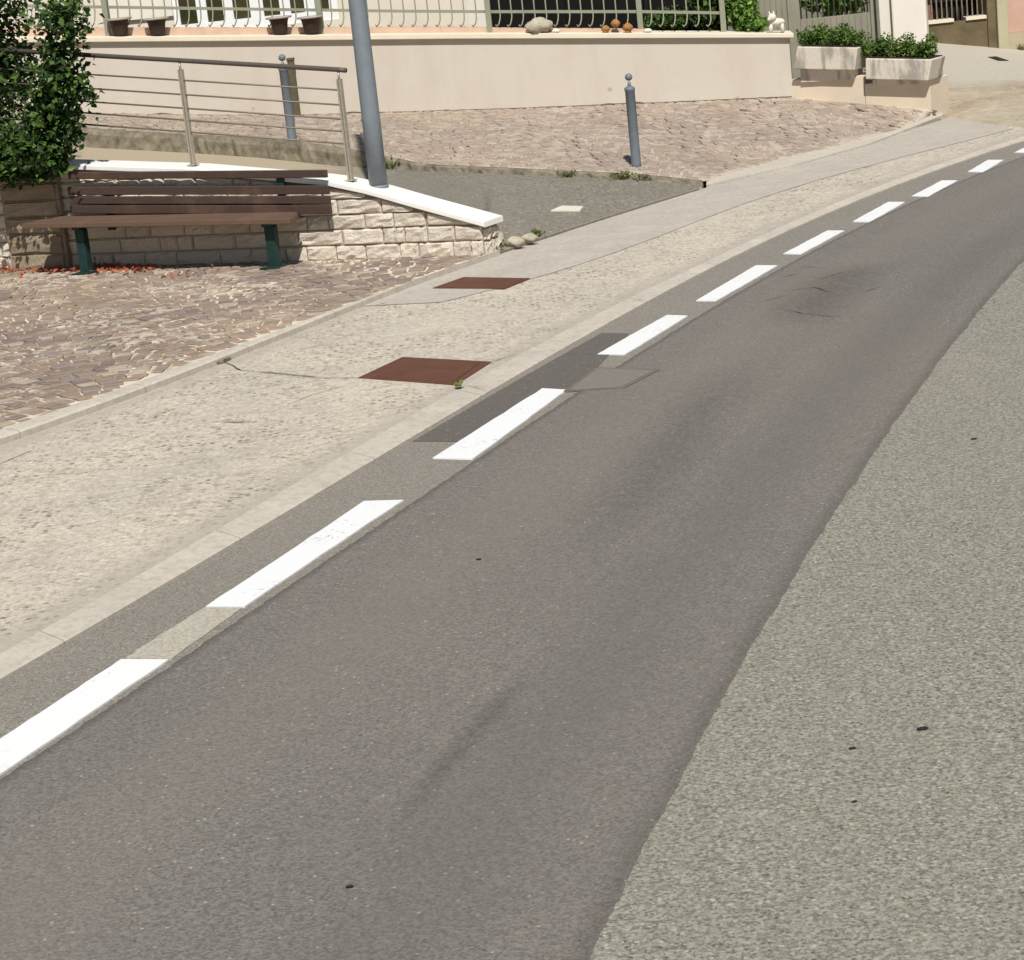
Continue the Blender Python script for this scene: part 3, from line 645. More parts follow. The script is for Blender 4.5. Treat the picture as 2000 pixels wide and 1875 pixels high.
# ------------------------------------------------------------------ garden wall, fence, terrace
GA = math.atan2(-.05, 1); GW = Fr(D(1540, 190, 26.4), GA)
base = [(-140, 224), (120, 221), (352, 226), (585, 226), (742, 221), (1002, 213), (1300, 201), (1540, 190)]
ub = [GW.uz(x, y) for x, y in base]
def gbase(u): return interp(u, ub)
ct = [GW.uz(x, y, .06) for x, y in [(-140, 74), (100, 73), (500, 69.5), (900, 65.5), (1250, 64.5), (1552, 65)]]
cbm = [GW.uz(x, y, .06) for x, y in [(-140, 84), (100, 83), (500, 80), (900, 76), (1250, 75), (1552, 74)]]
uR = GW.uz(1545, 130)[0]
gw = thing('garden_wall', 'long cream rendered garden wall with a stone coping below the green fence', 'wall', GW.p(-5, gbase(-5), -.15))
us = np.linspace(ub[0][0], uR, 50)
rows = [[GW.p(u, gbase(u)-.3, 0), GW.p(u, gbase(u)+.5*(interp(u, cbm)-gbase(u)), 0), GW.p(u, interp(u, cbm), 0), GW.p(u, interp(u, cbm), -.3), GW.p(u, gbase(u)-.3, -.3)] for u in us]
mb = MB().grid(rows); mb.face(rows[-1]); mb.build('wall_body', 'stucco', gw)
rows = []
for u in np.arange(ub[0][0], uR, .03):
    hh = .010+.012*max(0, math.sin(u*2.3)+math.sin(u*5.9)+.6*math.sin(u*17)-.9)+.004*rng.random(); rows.append([GW.p(u, gbase(u)-.05, .012), GW.p(u, gbase(u)+hh, .004), GW.p(u, gbase(u)+hh, -.002)])
MB().grid(rows).build('base_dirt', 'crack', gw)
uC = GW.uz(1550, 70, .06)[0]; us = np.linspace(ub[0][0], uC, 50)
rows = [[GW.p(u, interp(u, cbm)+.001, -.36), GW.p(u, interp(u, cbm)+.001, .06), GW.p(u, interp(u, ct), .06), GW.p(u, interp(u, ct)+.012, -.36), GW.p(u, interp(u, cbm)+.001, -.36)] for u in us]
mb = MB().grid(rows); mb.face(rows[-1][:4]); mb.face(rows[0][:4][::-1]); mb.build('coping', 'coping', gw, bevel=.008)
uP = GW.uz(1262, 60, -.1)[0]; us = np.linspace(ub[0][0], uP, 40)
def plz(u): return interp(u, [GW.uz(x, y, -.1) for x, y in [(-140, 55), (500, 54), (900, 53), (980, 55), (1262, 57)]])
rows = [[GW.p(u, interp(u, ct)-.02, -.1), GW.p(u, plz(u), -.1), GW.p(u, plz(u), -.3), GW.p(u, interp(u, ct)-.02, -.3)] for u in us]
mb = MB().grid(rows); mb.face(rows[-1]); mb.build('plinth', 'plinth', gw)
# dirt bits at the foot of the wall
# fence in bays
FD = -.18
bays = [(-140, 210), (210, 626), (626, 955), (955, 1250), (1250, 1412)]
fl = ['leftmost green railing bay, half hidden behind the tree', 'green railing bay in front of the white window, between two posts', 'green railing bay crossed by the lamp post, before the pale facade', 'green railing bay in front of the painted carport shade', 'green railing bay before the dark hedge, right end of the fence']
railpx = [(-140, 8), (150, 12.6), (500, 17.6), (742, 21), (850, 22.6), (1250, 22.4), (1412, 25)]
def rz(u, x): return GW.uz(x, interp(x, railpx), FD)[1]
for (x0, x1), l in zip(bays, fl):
    ua = GW.uz(x0, 40, FD)[0]; ue = GW.uz(x1, 40, FD)[0]
    xs = lambda u: x0+(x1-x0)*(u-ua)/(ue-ua)
    root = thing('fence_bay', l, 'fence', GW.p((ua+ue)/2, plz((ua+ue)/2), FD), 'green railing bays on the garden wall')
    mb = MB()
    n_ = max(3, int(round((ue-ua)/.135)))
    for k in range(1, n_):
        u = ua+(ue-ua)*k/n_; x = xs(u); zr = rz(u, x); zb = GW.uz(x, 50.5, FD)[1]; zt = zr+.85
        pts = [GW.p(u, zt, FD), GW.p(u, zr+.02, FD), GW.p(u, zr-.05, FD+.01), GW.p(u-.005, zb+.07, FD+.05), GW.p(u-.02, zb+.025, FD+.075), GW.p(u-.045, zb, FD+.06), GW.p(u-.06, zb+.015, FD+.03)]
        mb.tube(pts, .009, 6)
    mb.build('balusters', 'fence', root, smooth=True)
    mb = MB(); GW_pts = [(GW.p(ua, rz(ua, x0), FD)), (GW.p((ua+ue)/2, rz((ua+ue)/2, (x0+x1)/2), FD)), GW.p(ue, rz(ue, x1), FD)]
    for a, b in zip(GW_pts[:-1], GW_pts[1:]):
        e = np.array([0, 0, .017]); q = GW.n*.012; mb.box8([a-e+q, b-e+q, b-e-q, a-e-q, a+e+q, b+e+q, b+e-q, a+e-q])
    mb.build('bottom_rail', 'fence', root)
    mb = MB()
    for a, b in zip(GW_pts[:-1], GW_pts[1:]):
        e = np.array([0, 0, .02]); q = GW.n*.02; h = np.array([0, 0, .86]); mb.box8([a-e+q+h, b-e+q+h, b-e-q+h, a-e-q+h, a+e+q+h, b+e+q+h, b+e-q+h, a+e-q+h])
    mb.build('top_rail', 'fence', root)
    mb = MB(); zb = interp(ue, ct) if x1 > 1260 else plz(ue)-.0; GW.box(mb, ue-.032, ue+.032, interp(ue, ct), rz(ue, x1)+.92, FD-.032, FD+.09 if x1 < 1000 else FD+.032); mb.build('post', 'fence', root, bevel=.004)
# flower pots on the coping
pots = [((220, 251, 226, 246, 36, 68.5), 'dark flower pot on the coping nearest the tree, first of four'), ((290, 324, 297, 321, 36, 68.5), 'dark flower pot on the coping left of the white window'),
        ((526, 563, 537, 559, 41, 67), 'dark wide flower pot on the coping before the white window, left of a close pair'), ((590, 624, 598, 621, 41, 67), 'dark wide flower pot on the coping beside the railing post, right of a close pair')]
proto = None
for (a, b, c_, d_, yt, yb), l in pots:
    u_, z_ = GW.uz((c_+d_)/2, yb, -.02); zt = GW.uz((a+b)/2, yt, -.02)[1]; zb = interp(u_, ct)+.006; p = GW.p(u_, zb, -.02)
    if proto is None:
        h_ = zt-zb; proto = thing('flower_pot', l, 'flower pot', p, 'dark pots along the coping')
        MB().lathe([(.075, 0), (.082, .02), (.105, h_*.8), (.11, h_*.82), (.112, h_*.9), (.1, h_*.9), (.09, h_*.7)], p, 18).build('pot_body', 'pot', proto, smooth=True)
        MB().lathe([(.118, h_*.905), (.15, h_*.93), (.155, h_*1.03), (.14, h_*1.04), (.12, h_*.97)], p, 18).build('pot_rim', 'potrim', proto, smooth=True)
        MB().lathe([(.118, h_*.94), (.05, h_*.98), (.0, h_)], p, 12).build('soil', 'soil', proto)
    else:
        c = copy_tree(proto, p); tag(c, l, 'flower pot', 'dark pots along the coping')
# ornaments on the coping
def blob(c, r, squash=(1, 1, 1), jit=.12, n_=12):
    rows = []
    for a in range(n_):
        th = -math.pi/2+math.pi*a/(n_-1); row = []
        for b in range(n_+4):
            w = 2*math.pi*b/(n_+3); k = 1+jit*math.sin(3*w+2*th+r*50)*math.cos(th*2+w)
            row.append(np.array(c)+r*k*np.array([math.cos(th)*math.cos(w)*squash[0], math.cos(th)*math.sin(w)*squash[1], math.sin(th)*squash[2]]))
        rows.append(row)
    return rows
for (x, y, r, sq, l) in [(968, 478, .085, (1.1, .9, 1.15), 'rounded pale stone at the foot of the wall end, largest of three'), (1006, 477, .06, (1.3, 1., .7), 'small pale stone in the middle of three beside the wall end'), (1034, 469, .05, (1.4, 1., .7), 'small pale stone on the ground farthest from the wall end')]:
    c = G(x, y, .075); c[2] += r*.3
    tag(MB().grid(blob(c, r, sq, .2, 14)).build('loose_stone', 'ornrock', at=c-np.array([0, 0, r*.3]), smooth=True), l, 'stone')
u_, z_ = GW.uz(1054, 64, .0); zb = interp(u_, ct)+.005; p = GW.p(u_, zb+.075, 0)
tag(MB().grid(blob(p, .13, (1.15, .8, .66), .22, 14)).build('garden_rock', 'ornrock', at=GW.p(u_, zb, 0), smooth=True), 'rounded pale rock sitting on the coping before the painted carport shade', 'rock')
for x, y, r, l in [(1183, 57, .045, 'round orange ornament on the coping, left of three'), (1202, 46, .05, 'orange flower head standing highest of three on the coping'), (1226, 54, .055, 'larger orange brown ornament on the coping beside the railing post')]:
    u_, z_ = GW.uz(x, y, .0); zb = interp(u_, ct)+.004; root = thing('orange_ornament', l, 'ornament', GW.p(u_, zb, 0), 'orange ornaments on the coping')
    MB().grid(blob(GW.p(u_, max(z_, zb+r*.8), 0), r, (1, .9, .85), .25, 10)).build('ornament_body', 'terracotta', root, smooth=True)
    if z_ > zb+.08: MB().tube([GW.p(u_, zb, 0), GW.p(u_+.005, z_-.02, 0)], .008, 6).build('stem', 'leaf2', root)
    else: MB().lathe([(r*.6, 0), (r*.7, .01), (r*.6, .02)], GW.p(u_, zb, 0), 12).build('foot', 'terracotta', root)
for x, l in [(1035, 'small white pebble left of the pale rock on the coping'), (1086, 'small white pebble right of the pale rock on the coping'), (1265, 'white pebble on the coping just right of the railing post')]:
    u_, z_ = GW.uz(x, 60, .0); zb = interp(u_, ct)+.004; tag(MB().grid(blob(GW.p(u_, zb+.02, 0), .04, (1.2, .8, .6), .2, 8)).build('white_pebble', 'ornwhite', at=GW.p(u_, zb, 0), smooth=True), l, 'pebble')
u_, z_ = GW.uz(1517, 63, -.02); zb = interp(u_, ct)+.006; og = GW.p(u_, zb, -.02)
fig = thing('animal_figurine', 'small white animal figurine standing on the right end of the coping', 'figurine', og)
mb = MB(); mb.grid(blob(og+np.array([.01, 0, .115]), .085, (1.15, .6, .55), .06))
for dx in (-.07, .07): mb.tube([og+np.array([dx, -.02, .0]), og+np.array([dx*.9, -.01, .1])], [.022, .026], 8)
mb.grid(blob(og+np.array([-.045, -.03, .175]), .05, (1., .9, .95), .05)); mb.tube([og+np.array([-.07, -.05, .165]), og+np.array([-.1, -.08, .155])], [.025, .015], 8)
for dx in (-.065, -.02): mb.tube([og+np.array([dx, -.02, .205]), og+np.array([dx*1.1, -.01, .245])], [.014, .006], 6)
mb.build('figurine_body', 'ornwhite', fig, smooth=True)

# terrace paving between ramp edge and garden wall
ed = [(-140, 236), (100, 246), (200, 254), (370, 264), (570, 277), (690, 294), (760, 308), (830, 322), (1000, 330), (1100, 335), (1240, 341), (1375, 354)]
eb = [(-140, 272), (100, 282), (200, 288), (370, 297), (500, 306), (650, 322), (760, 328), (830, 332), (1000, 338), (1100, 342), (1240, 348), (1375, 360)]
yed = [(-140, 24.6), (370, 24.0), (690, 22.9), (1000, 22.0), (1240, 21.5), (1375, G(1375, 354, .068)[1])]
def near(x):
    if x <= 1375: return D(x, interp(x, ed), interp(x, yed))
    ys = interp(x, [(1375, 354), (1522, 312), (1683, 274), (1763, 250), (1841, 218)]); q = i1b.pt(G(x, ys, .062)[1], .062); return q
ped0 = GW.p(uR, gbase(uR), 0); PF = Fr(ped0, -.56); PLEN, pz1 = PF.uz(1819, 214.5); ped1 = PF.p(PLEN, pz1); print('ped', ped0, ped1)
def far(x):
    if x <= 1540: u = GW.uz(x, interp(x, base))[0]; return GW.p(u, gbase(u), -.1)
    u, z = PF.uz(x, interp(x, [(1540, 190), (1690, 203), (1819, 214.5), (1841, 217)])); q = PF.p(u, z, 0); return q
rows = []
for x in list(range(-140, 1832, 15))+[1832]:
    a, b = near(x), far(x); rows.append([a+(b-a)*t+np.array([0, 0, .006*rng.normal() if 0 < t < 1 else 0]) for t in np.linspace(0, 1, 9)])
struct(MB().grid(rows).build('terrace_bed', 'settmortar2', smooth=True))
from mathutils.bvhtree import BVHTree
tmb = MB().grid(rows); TB = BVHTree.FromPolygons(tmb.v, tmb.f)
def tz(x, y):
    h = TB.ray_cast(Vector((x, y, 9)), Vector((0, 0, -1)))[0]
    return None if h is None else h[2]+.006
setts('terrace_paving', 'sett2', -7.5, 5.4, 20.8, 28.2, lambda x, y: True, tz, .2, .125, .11, slope=True, jz=.0015)
# mossy kerb below the terrace edge
rows = []
for x in range(-140, 1376, 8):
    a = near(x); zb = D(x, interp(x, eb), a[1])[2]; j = rng.normal()*.006
    rows.append([a+np.array([0, .12, .004]), a+np.array([0, 0, .005]), np.array([a[0], a[1]-.03+j, (a[2]*.7+zb*.3)]), np.array([a[0], a[1]-.035+j*1.3, (a[2]*.35+zb*.65)]), np.array([a[0], a[1]-.05, zb-.03])])
struct(MB().grid(rows).build('terrace_kerb', 'mossy'))
# ramp
def rnear(x):
    if x <= 963: u = WF.uz(x, interp(x, [(-140, 318), (130, 318), (370, 326), (633, 346), (763, 361), (963, 418)]), -.33)[0]; return WF.p(u, capz(u)-.005 if u < -.6 else interp(u, [(-.6, capz(-.6)-.005), (0, .13)]), -.28)
    return i1.pt(interp(x, [(963, 17.75), (1000, 17.95), (1375, 20.98)]), .056, -.02)
rows = []
for x in list(range(-140, 1376, 12)):
    a = rnear(x); q = near(x); b = np.array([q[0], q[1]-.03, D(x, interp(x, eb), q[1])[2]-.01]); rows.append([a+(b-a)*t for t in np.linspace(0, 1, 7)])
struct(MB().grid(rows).build('ramp', 'ramp', smooth=True))
from mathutils.bvhtree import BVHTree
rmb = MB().grid(rows); RB = BVHTree.FromPolygons(rmb.v, rmb.f)
def onramp(x, y, dz=0.):
    h = RB.ray_cast(Vector(CP), Vector(ray(x, y)))[0]; q = np.array(h) if h is not None else G(x, y, .12); q[2] += dz; return q
P4 = [onramp(x, y) for x, y in ((1076, 413), (1133, 413), (1140, 405), (1098, 404))]
tag(MB().box8([q+np.array([0, 0, -.004]) for q in P4]+[q+np.array([0, 0, .012]) for q in P4]).build('white_slab', 'ornwhite', at=sum(P4)/4), 'thin whitish slab lying on the grey ramp near the pavement', 'slab')
# ------------------------------------------------------------------ handrail on the cap
hr = thing('handrail', 'steel handrail with thin wires standing on the white wall cap', 'handrail', WF.p(-2.7, capz(-2.7)+.05, -.15))
HD = -.12
def hz(x, y): return WF.uz(x, y, HD)
p1 = hz(350, 118); p2 = hz(660, 136); pe = hz(676, 137); pl_ = (-5.6, p1[1]+(p1[1]-p2[1])/(p2[0]-p1[0])*(p1[0]+5.6))
mb = MB(); mb.tube([WF.p(pl_[0], pl_[1], HD), WF.p(p1[0], p1[1], HD), WF.p(p2[0], p2[1], HD), WF.p(pe[0], pe[1]-.002, HD)], .02, 12); mb.build('top_rail', 'rail', hr, smooth=True)
for (u, z) in (p1, p2, (-5.2, pl_[1]-.03)):
    cb_ = capz(u)+.05; mb = MB()
    for du in (-.0125, .0125): mb.box8([WF.p(u+du-.007, zz, d) if i in (0, 3) else WF.p(u+du+.007, zz, d) for zz in (cb_, z-.075) for i, d in ((0, HD+.018), (1, HD+.018), (2, HD-.018), (3, HD-.018))])
    WF.box(mb, u-.04, u+.04, cb_, cb_+.008, HD-.04, HD+.04)
    ps = mb.build('post', 'steel', hr)
    MB().tube([WF.p(u, z-.08, HD), WF.p(u, z-.018, HD)], .01, 10).build('rail_bracket', 'steel', hr, smooth=True)
for k, dz in enumerate((.165, .285, .40, .50, .60)):
    mb = MB(); mb.tube([WF.p(pl_[0], pl_[1]-dz, HD), WF.p(p1[0], p1[1]-dz, HD), WF.p(p2[0], p2[1]-dz, HD)], .008, 6); mb.build('wire', 'wire', hr, smooth=True)

# ------------------------------------------------------------------ lamp post
uL, zL = WF.uz(740, 366, -.17); pb = WF.p(uL, capz(uL)+.03, -.17)
lamp = thing('metal_pole', 'tall grey blue metal pole rising from the white wall cap', 'pole', pb)
MB().lathe([(.075, 0), (.075, .6), (.068, 2.5), (.055, 7.5)], pb, 24).build('shaft', 'pole', lamp, smooth=True)
MB().lathe([(.058, 7.5), (.06, 7.52), (.06, 7.56), (.03, 7.6), (.001, 7.61)], pb, 20).build('pole_cap', 'pole', lamp, smooth=True)
MB().lathe([(.082, -.01), (.084, .012), (.078, .02)], pb, 24).build('base_collar', 'pole', lamp)

# ------------------------------------------------------------------ bollards
b2 = near(1240)+np.array([0, .25, 0]); b2 = D(1243, 322, b2[1]+.2)
htop = D(1227, 143, b2[1])[2]-b2[2]
def bollard(p, lab):
    r = thing('bollard', lab, 'bollard', p, 'grey ball topped bollards on the terrace'); h = htop
    MB().lathe([(.049, -.05), (.049, .02), (.047, .03), (.047, h-.17), (.052, h-.165), (.052, h-.14), (.046, h-.135), (.02, h-.12)], p, 20).build('post', 'boll', r, smooth=True)
    MB().lathe([(.018, h-.13), (.016, h-.085)], p, 14).build('neck', 'boll', r, smooth=True)
    MB().lathe([(.002, h-.1)]+[(-.0+.037*math.cos(t), h-.037+.037*math.sin(t)*.95) for t in np.linspace(-1.5, 1.5, 11)]+[(.001, h)], p, 18).build('ball', 'boll', r, smooth=True)
    return r
bo = bollard(b2, 'grey blue bollard with a ball top standing alone at the right ramp edge')
b1 = D(571, 275, near(571)[1]+.06)
bc = copy_tree(bo, b1); tag(bc, 'grey blue bollard with a ball top seen through the handrail wires', 'bollard', 'grey ball topped bollards on the terrace')
# olive stake near the garden wall
u_, z_ = GW.uz(580, 220, .12); zt = GW.uz(567, 113, .12)[1]
mb = MB(); GW.box(mb, u_-.038, u_+.038, gbase(u_)-.05, zt-.03, .08, .15); GW.box(mb, u_-.045, u_+.045, zt-.03, zt, .07, .16)
tag(mb.build('wooden_stake', 'stake', at=GW.p(u_, gbase(u_), .12), bevel=.006), 'thin olive wooden post against the garden wall behind the left bollard', 'post')

# ------------------------------------------------------------------ planters on pedestals
def pz(x, y, d): return PF.uz(x, y, d)
plist = [((1541, 1690, 152, 203), (1558, 1676, 91, 93), (1549, 1669, 140), 'left weathered concrete planter on a rendered pedestal beside the garden wall', 1568, 1681, 52),
         ((1691, 1819, 160, 216), (1691, 1821, 114, 116), (1691, 1813, 160), 'right weathered concrete planter on the corner pedestal by the alley', 1686, 1824, 72)]
for i, ((xa, xb, yt, yb), (ta, tb_, ya, yb2), (ba, bb, yc), l, ha, hb, hy) in enumerate(plist):
    ua, z0 = pz(xa, yb-6, 0); ue, z1 = pz(xb, yb-1, 0); zt = pz((xa+xb)/2, yt, 0)[1]
    pr = thing('planter_pedestal', ['low rendered pedestal under the left planter', 'low rendered pedestal under the right planter, with a free right end'][i], 'pedestal', PF.p((ua+ue)/2, min(z0, z1), -.25))
    mb = MB(); PF.box(mb, ua, ue-.002, min(z0, z1)-.15, zt, -.6, 0); mb.build('pedestal_body', 'pedestal', pr, bevel=.006)
    dd = .13
    if i == 1:
        uq = PLEN-.08; mb = MB(); PF.box(mb, uq-.09, uq+.06, zt, zt+.2, -.5, -.25); mb.build('corner_block', 'tan', pr, bevel=.006)
    t0, zt0 = pz(ta, ya, dd); t1, _ = pz(tb_, yb2, dd); q0, zb0 = pz(ba, yc, dd); q1, _ = pz(bb, yc, dd); zt1 = (zt0+pz(tb_, yb2, dd)[1])/2; zb0 = zt+.006 if zb0 < zt else zb0
    zb0 = max(zb0, zt+.012); ztl, ztr = zt0, pz(tb_, yb2, dd)[1]
    pl = thing('planter', l, 'planter', PF.p((q0+q1)/2, zt, -.1))
    mb = MB(); mb.box8([PF.p(q0, zb0+(ztl-zt1), dd), PF.p(q1, zb0+(ztr-zt1), dd), PF.p(q1, zb0+(ztr-zt1), -.26), PF.p(q0, zb0+(ztl-zt1), -.26), PF.p(t0, ztl, dd+.015), PF.p(t1, ztr, dd+.015), PF.p(t1, ztr, -.3), PF.p(t0, ztl, -.3)]); mb.build('planter_box', 'planter', pl, bevel=.01)
    mb = MB(); PF.box(mb, q0+.05, q1-.05, zt-.03, zb0+.01, -.24, dd-.09); mb.build('foot', 'planter', pl)
    mb = MB(); mb.box8([PF.p(u_, z_+o_, d_) for o_ in (-.02, .012) for u_, z_, d_ in ((t0+.03, ztl, dd-.02), (t1-.03, ztr, dd-.02), (t1-.03, ztr, -.27), (t0+.03, ztl, -.27))]); mb.build('soil', 'soil', pl)
    hp = thing('box_plant', ['clipped green box plants growing in the left planter', 'uneven green box plants growing in the right planter'][i], 'plant', PF.p((t0+t1)/2, zt1, -.12))
    mb = MB(); hu0 = pz(ha, 90, -.1)[0]; hu1 = pz(hb, 100, -.1)[0]; hh = pz(ha, hy, -.1)[1]-zt1-.03
    for k in range(3600):
        u = rng.uniform(hu0, hu1); dp = rng.uniform(-.27, .06); zt1 = ztl+(ztr-ztl)*(u-t0)/(t1-t0); top = hh*(.55+.25*math.sin(u*23+i)+.3*math.sin(u*47+2*i+dp*20)+.12*rng.random()); z = zt1+.01+rng.random()**.7*max(top, .05)
        mb.leaf(PF.p(u, z, dp), .026+.022*rng.random(), np.array([0, -.25, .7]))
    mb.build('foliage', 'leaf2', hp)
    for k in range(7): u = hu0+(hu1-hu0)*(k+.5)/7; MB().tube([PF.p(u, zt1, -.12), PF.p(u+.02, zt1+hh*.5, -.12)], .008, 6).build('stem', 'bark', hp)

# ------------------------------------------------------------------ behind the wall: house, added carport shade screen, gate, shrubs
FA = Fr(GW.p(0, 0, -2.6), GA)
def fu(x, y): return FA.uz(x, y)
hs = thing('house', 'pale house with a white glazed window behind the green railing', 'house', FA.p(-6, .5, -2))
ua = fu(-140, 20)[0]; ue = fu(957, 20)[0]; wl, wb = fu(341, 53); wr, wb2 = fu(664, 53); wb = (wb+wb2)/2; wt = wb+2.2
mb = MB()
FA.box(mb, ua-3, wl, -.3, 3.8, -.3, 0); FA.box(mb, wr, ue-.28, -.3, 3.8, -.3, 0); FA.box(mb, wl, wr, -.3, wb, -.3, -.001); FA.box(mb, wl, wr, wt, 3.8, -.3, -.001)
FA.box(mb, ua-3, ua-2.7, -.3, 3.8, -6, -.301); FA.box(mb, ua-3, ue-.3, 3.8, 4.0, -6.5, .35)
mb.build('facade', 'facade', hs)
mb = MB(); FA.box(mb, ue-.28, ue, -.3, 3.8, -.6, .02); mb.build('corner_pilaster', 'facade2', hs)
win = MB(); d0, d1 = -.14, -.02
panes = [(351, 385), (405, 437), (456.5, 490), (516, 548), (569, 596.5), (617, 645)]
pu = [(fu(a, 33)[0], fu(b, 33)[0]) for a, b in panes]; pzb = (fu(351, 34)[1]+fu(645, 34)[1])/2
edges = [wl]+[x for p in pu for x in p]+[wr]
FA.box(win, wl, wr, wb, pzb, d0, d1); FA.box(win, wl, wr, wt-.1, wt, d0, d1); FA.box(win, wl, wr, pzb+.95, pzb+1.0, d0+.002, d1-.002)
for k in range(0, len(edges), 2): FA.box(win, edges[k], edges[k+1], pzb, wt-.1, d0+.001, d1-.001)
wo = win.build('window', 'frame', hs)
for a, b in pu: g = MB(); FA.box(g, a-.004, b+.004, pzb-.004, wt-.1, -.1, -.07); g.build('pane', 'glass', wo)
mb = MB(); s0 = fu(206, 20)[0]; s1 = fu(338, 20)[0]; sb = fu(270, 38)[1]
FA.box(mb, s0, s1, sb, wt, .004, .045); mb.build('shutter', 'facade2', hs, bevel=.004)

mb = MB(); NF = Fr(GW.p(0, 0, -1.1), GA); na = NF.uz(957, 20)[0]; nb = NF.uz(1415, 20)[0]  # added screen and poles standing in for the carport's shaded inside
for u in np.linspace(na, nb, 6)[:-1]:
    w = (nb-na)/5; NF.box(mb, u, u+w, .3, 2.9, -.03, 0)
scr = thing('carport_shade_screen', 'added black screen standing in for carport shade behind the railing, right of the house corner', 'screen', NF.p((na+nb)/2, .6, 0))
mb.build('shade_panel', 'carportshade', scr)
mb = MB()
for u in np.linspace(na, nb, 4): mb.tube([NF.p(u, .3, .035), NF.p(u, 3.0, .035)], .025, 8)
mb.build('support_poles', 'darkgate', scr)
def shrub(name, lab, xa, xb, yt, yb, dback, n_, mat, size, root_z=None, fr=GW, dens_low=0.):
    ua, zt = fr.uz(xa, yt, dback); ue, _ = fr.uz(xb, yt, dback); zb = fr.uz((xa+xb)/2, yb, dback)[1]
    c = fr.p((ua+ue)/2, zb, dback); r = thing(name, lab, 'shrub', c)
    mb = MB(); R = np.array([(ue-ua)/2, .3, (zt-zb)/2]); cc = c+np.array([0, 0, R[2]])
    for _ in range(n_):
        d_ = rng.normal(size=3); d_ /= np.linalg.norm(d_); q = cc+d_*R*(.4+.65*rng.random()); mb.leaf(q, size*(.6+.8*rng.random()), d_*.4+np.array([0, -.2, .5]))
    mb.build('foliage', mat, r)
    for k in range(4): MB().tube([c+np.array([-.05+.03*k, 0, -.1]), cc+np.array([(k-1.5)*R[0]*.4, 0, R[2]*.4])], [.018, .008], 6).build('stem', 'bark', r)
shrub('garden_shrub', 'dark low shrub behind the railing bay right of the painted carport shade', 1256, 1352, 18, 62, -.55, 700, 'leaf', .07)
shrub('garden_shrub', 'dark shrub behind the last railing bay, half in shade', 1335, 1425, -60, 62, -.6, 1100, 'leaf', .07)
shrub('garden_shrub', 'bright green upright shrub just right of the end of the railing', 1408, 1480, -30, 64, -.35, 900, 'leaf3', .065)
shrub('garden_shrub', 'low bright green shrub between the railing end and the figurine', 1440, 1500, 30, 64, -.3, 420, 'leaf3', .06)
shrub('garden_shrub', 'tall light green shrub seen through the bars of the garden gate', 1545, 1712, -120, 40, -1.5, 1800, 'leaf3', .09)
# grey slat fence behind the figurine
mb = MB(); SF = Fr(GW.p(0, 0, -.75), GA)
sf = thing('slat_fence', 'grey wooden slat fence behind the white figurine', 'fence', SF.p(SF.uz(1520, 60)[0], .8, 0))
for k, x in enumerate(range(1478, 1560, 11)):
    u = SF.uz(x, 30)[0]; SF.box(mb, u-.03, u+.03, .85, 2.5, -.02, .0)
mb.build('slats', 'greyboard', sf)
mb = MB(); a = SF.uz(1470, 30)[0]; b = SF.uz(1558, 30)[0]
for z_ in (1.28, 2.2): mb = MB(); SF.box(mb, a, b, z_, z_+.06, -.05, -.021); mb.build('rail', 'greyboard', sf)
mb = MB(); SF.box(mb, SF.uz(1538, 30)[0], SF.uz(1562, 30)[0], .4, 2.6, -.2, .03); tag(mb.build('gate_post', 'greyboard', at=SF.p(SF.uz(1550, 30)[0], .5, -.1), bevel=.008), 'squat beige gate post right of the figurine', 'gate post')
# garden gate behind the planters
GF = Fr(PF.p(0, 0, -1.35), GA); ga = GF.uz(1560, 30)[0]; gb = GF.uz(1700, 30)[0]; zl = GF.uz(1630, 31)[1]
gt = thing('garden_gate', 'pale green barred garden gate with a solid lower panel behind the planters', 'gate', GF.p((ga+gb)/2, .5, 0))
mb = MB(); GF.box(mb, ga, gb, .45, zl, -.03, 0)
for u in np.linspace(ga+.03, gb-.03, 12): GF.box(mb, u-.012, u+.012, .5, zl-.01, 0.001, .014)
mb.build('lower_panel', 'greyboard', gt)
mb = MB()
for u in np.linspace(ga+.03, gb-.03, 13): mb.tube([GF.p(u, zl, -.015), GF.p(u, zl+1.2, -.015)], .011, 6)
mb.build('bars', 'fence', gt, smooth=True)
mb = MB(); GF.box(mb, ga, gb, zl+1.2, zl+1.24, -.035, .005); GF.box(mb, gb+.002, gb+.07, .45, zl+1.35, -.05, .03); GF.box(mb, ga-.062, ga-.002, .45, zl+1.35, -.05, .03); mb.build('gate_frame', 'fence', gt)
# white pillar
LF = Fr(PF.p(0, 0, -1.05), PF and math.atan2(-.25, 1)); la = LF.uz(1742, 40)[0]; lb = LF.uz(1810, 40)[0]
pil = thing('gate_pillar', 'tall whitish rendered gate pillar behind the right planter', 'pillar', LF.p((la+lb)/2, .2, -.2))
mb = MB(); LF.box(mb, la, lb, .0, 3.0, -.42, 0); mb.build('pillar_shaft', 'pillar', pil, bevel=.02)
mb = MB(); l2 = LF.uz(1718, 40, -.12)[0]; LF.box(mb, l2, la-.002, .0, 2.9, -.40, -.10); mb.build('pillar_return', 'facade2', pil, bevel=.01)
mb = MB(); LF.box(mb, l2-.05, lb+.05, 3.0, 3.1, -.47, .05); mb.build('pillar_cap', 'coping', pil, bevel=.01)

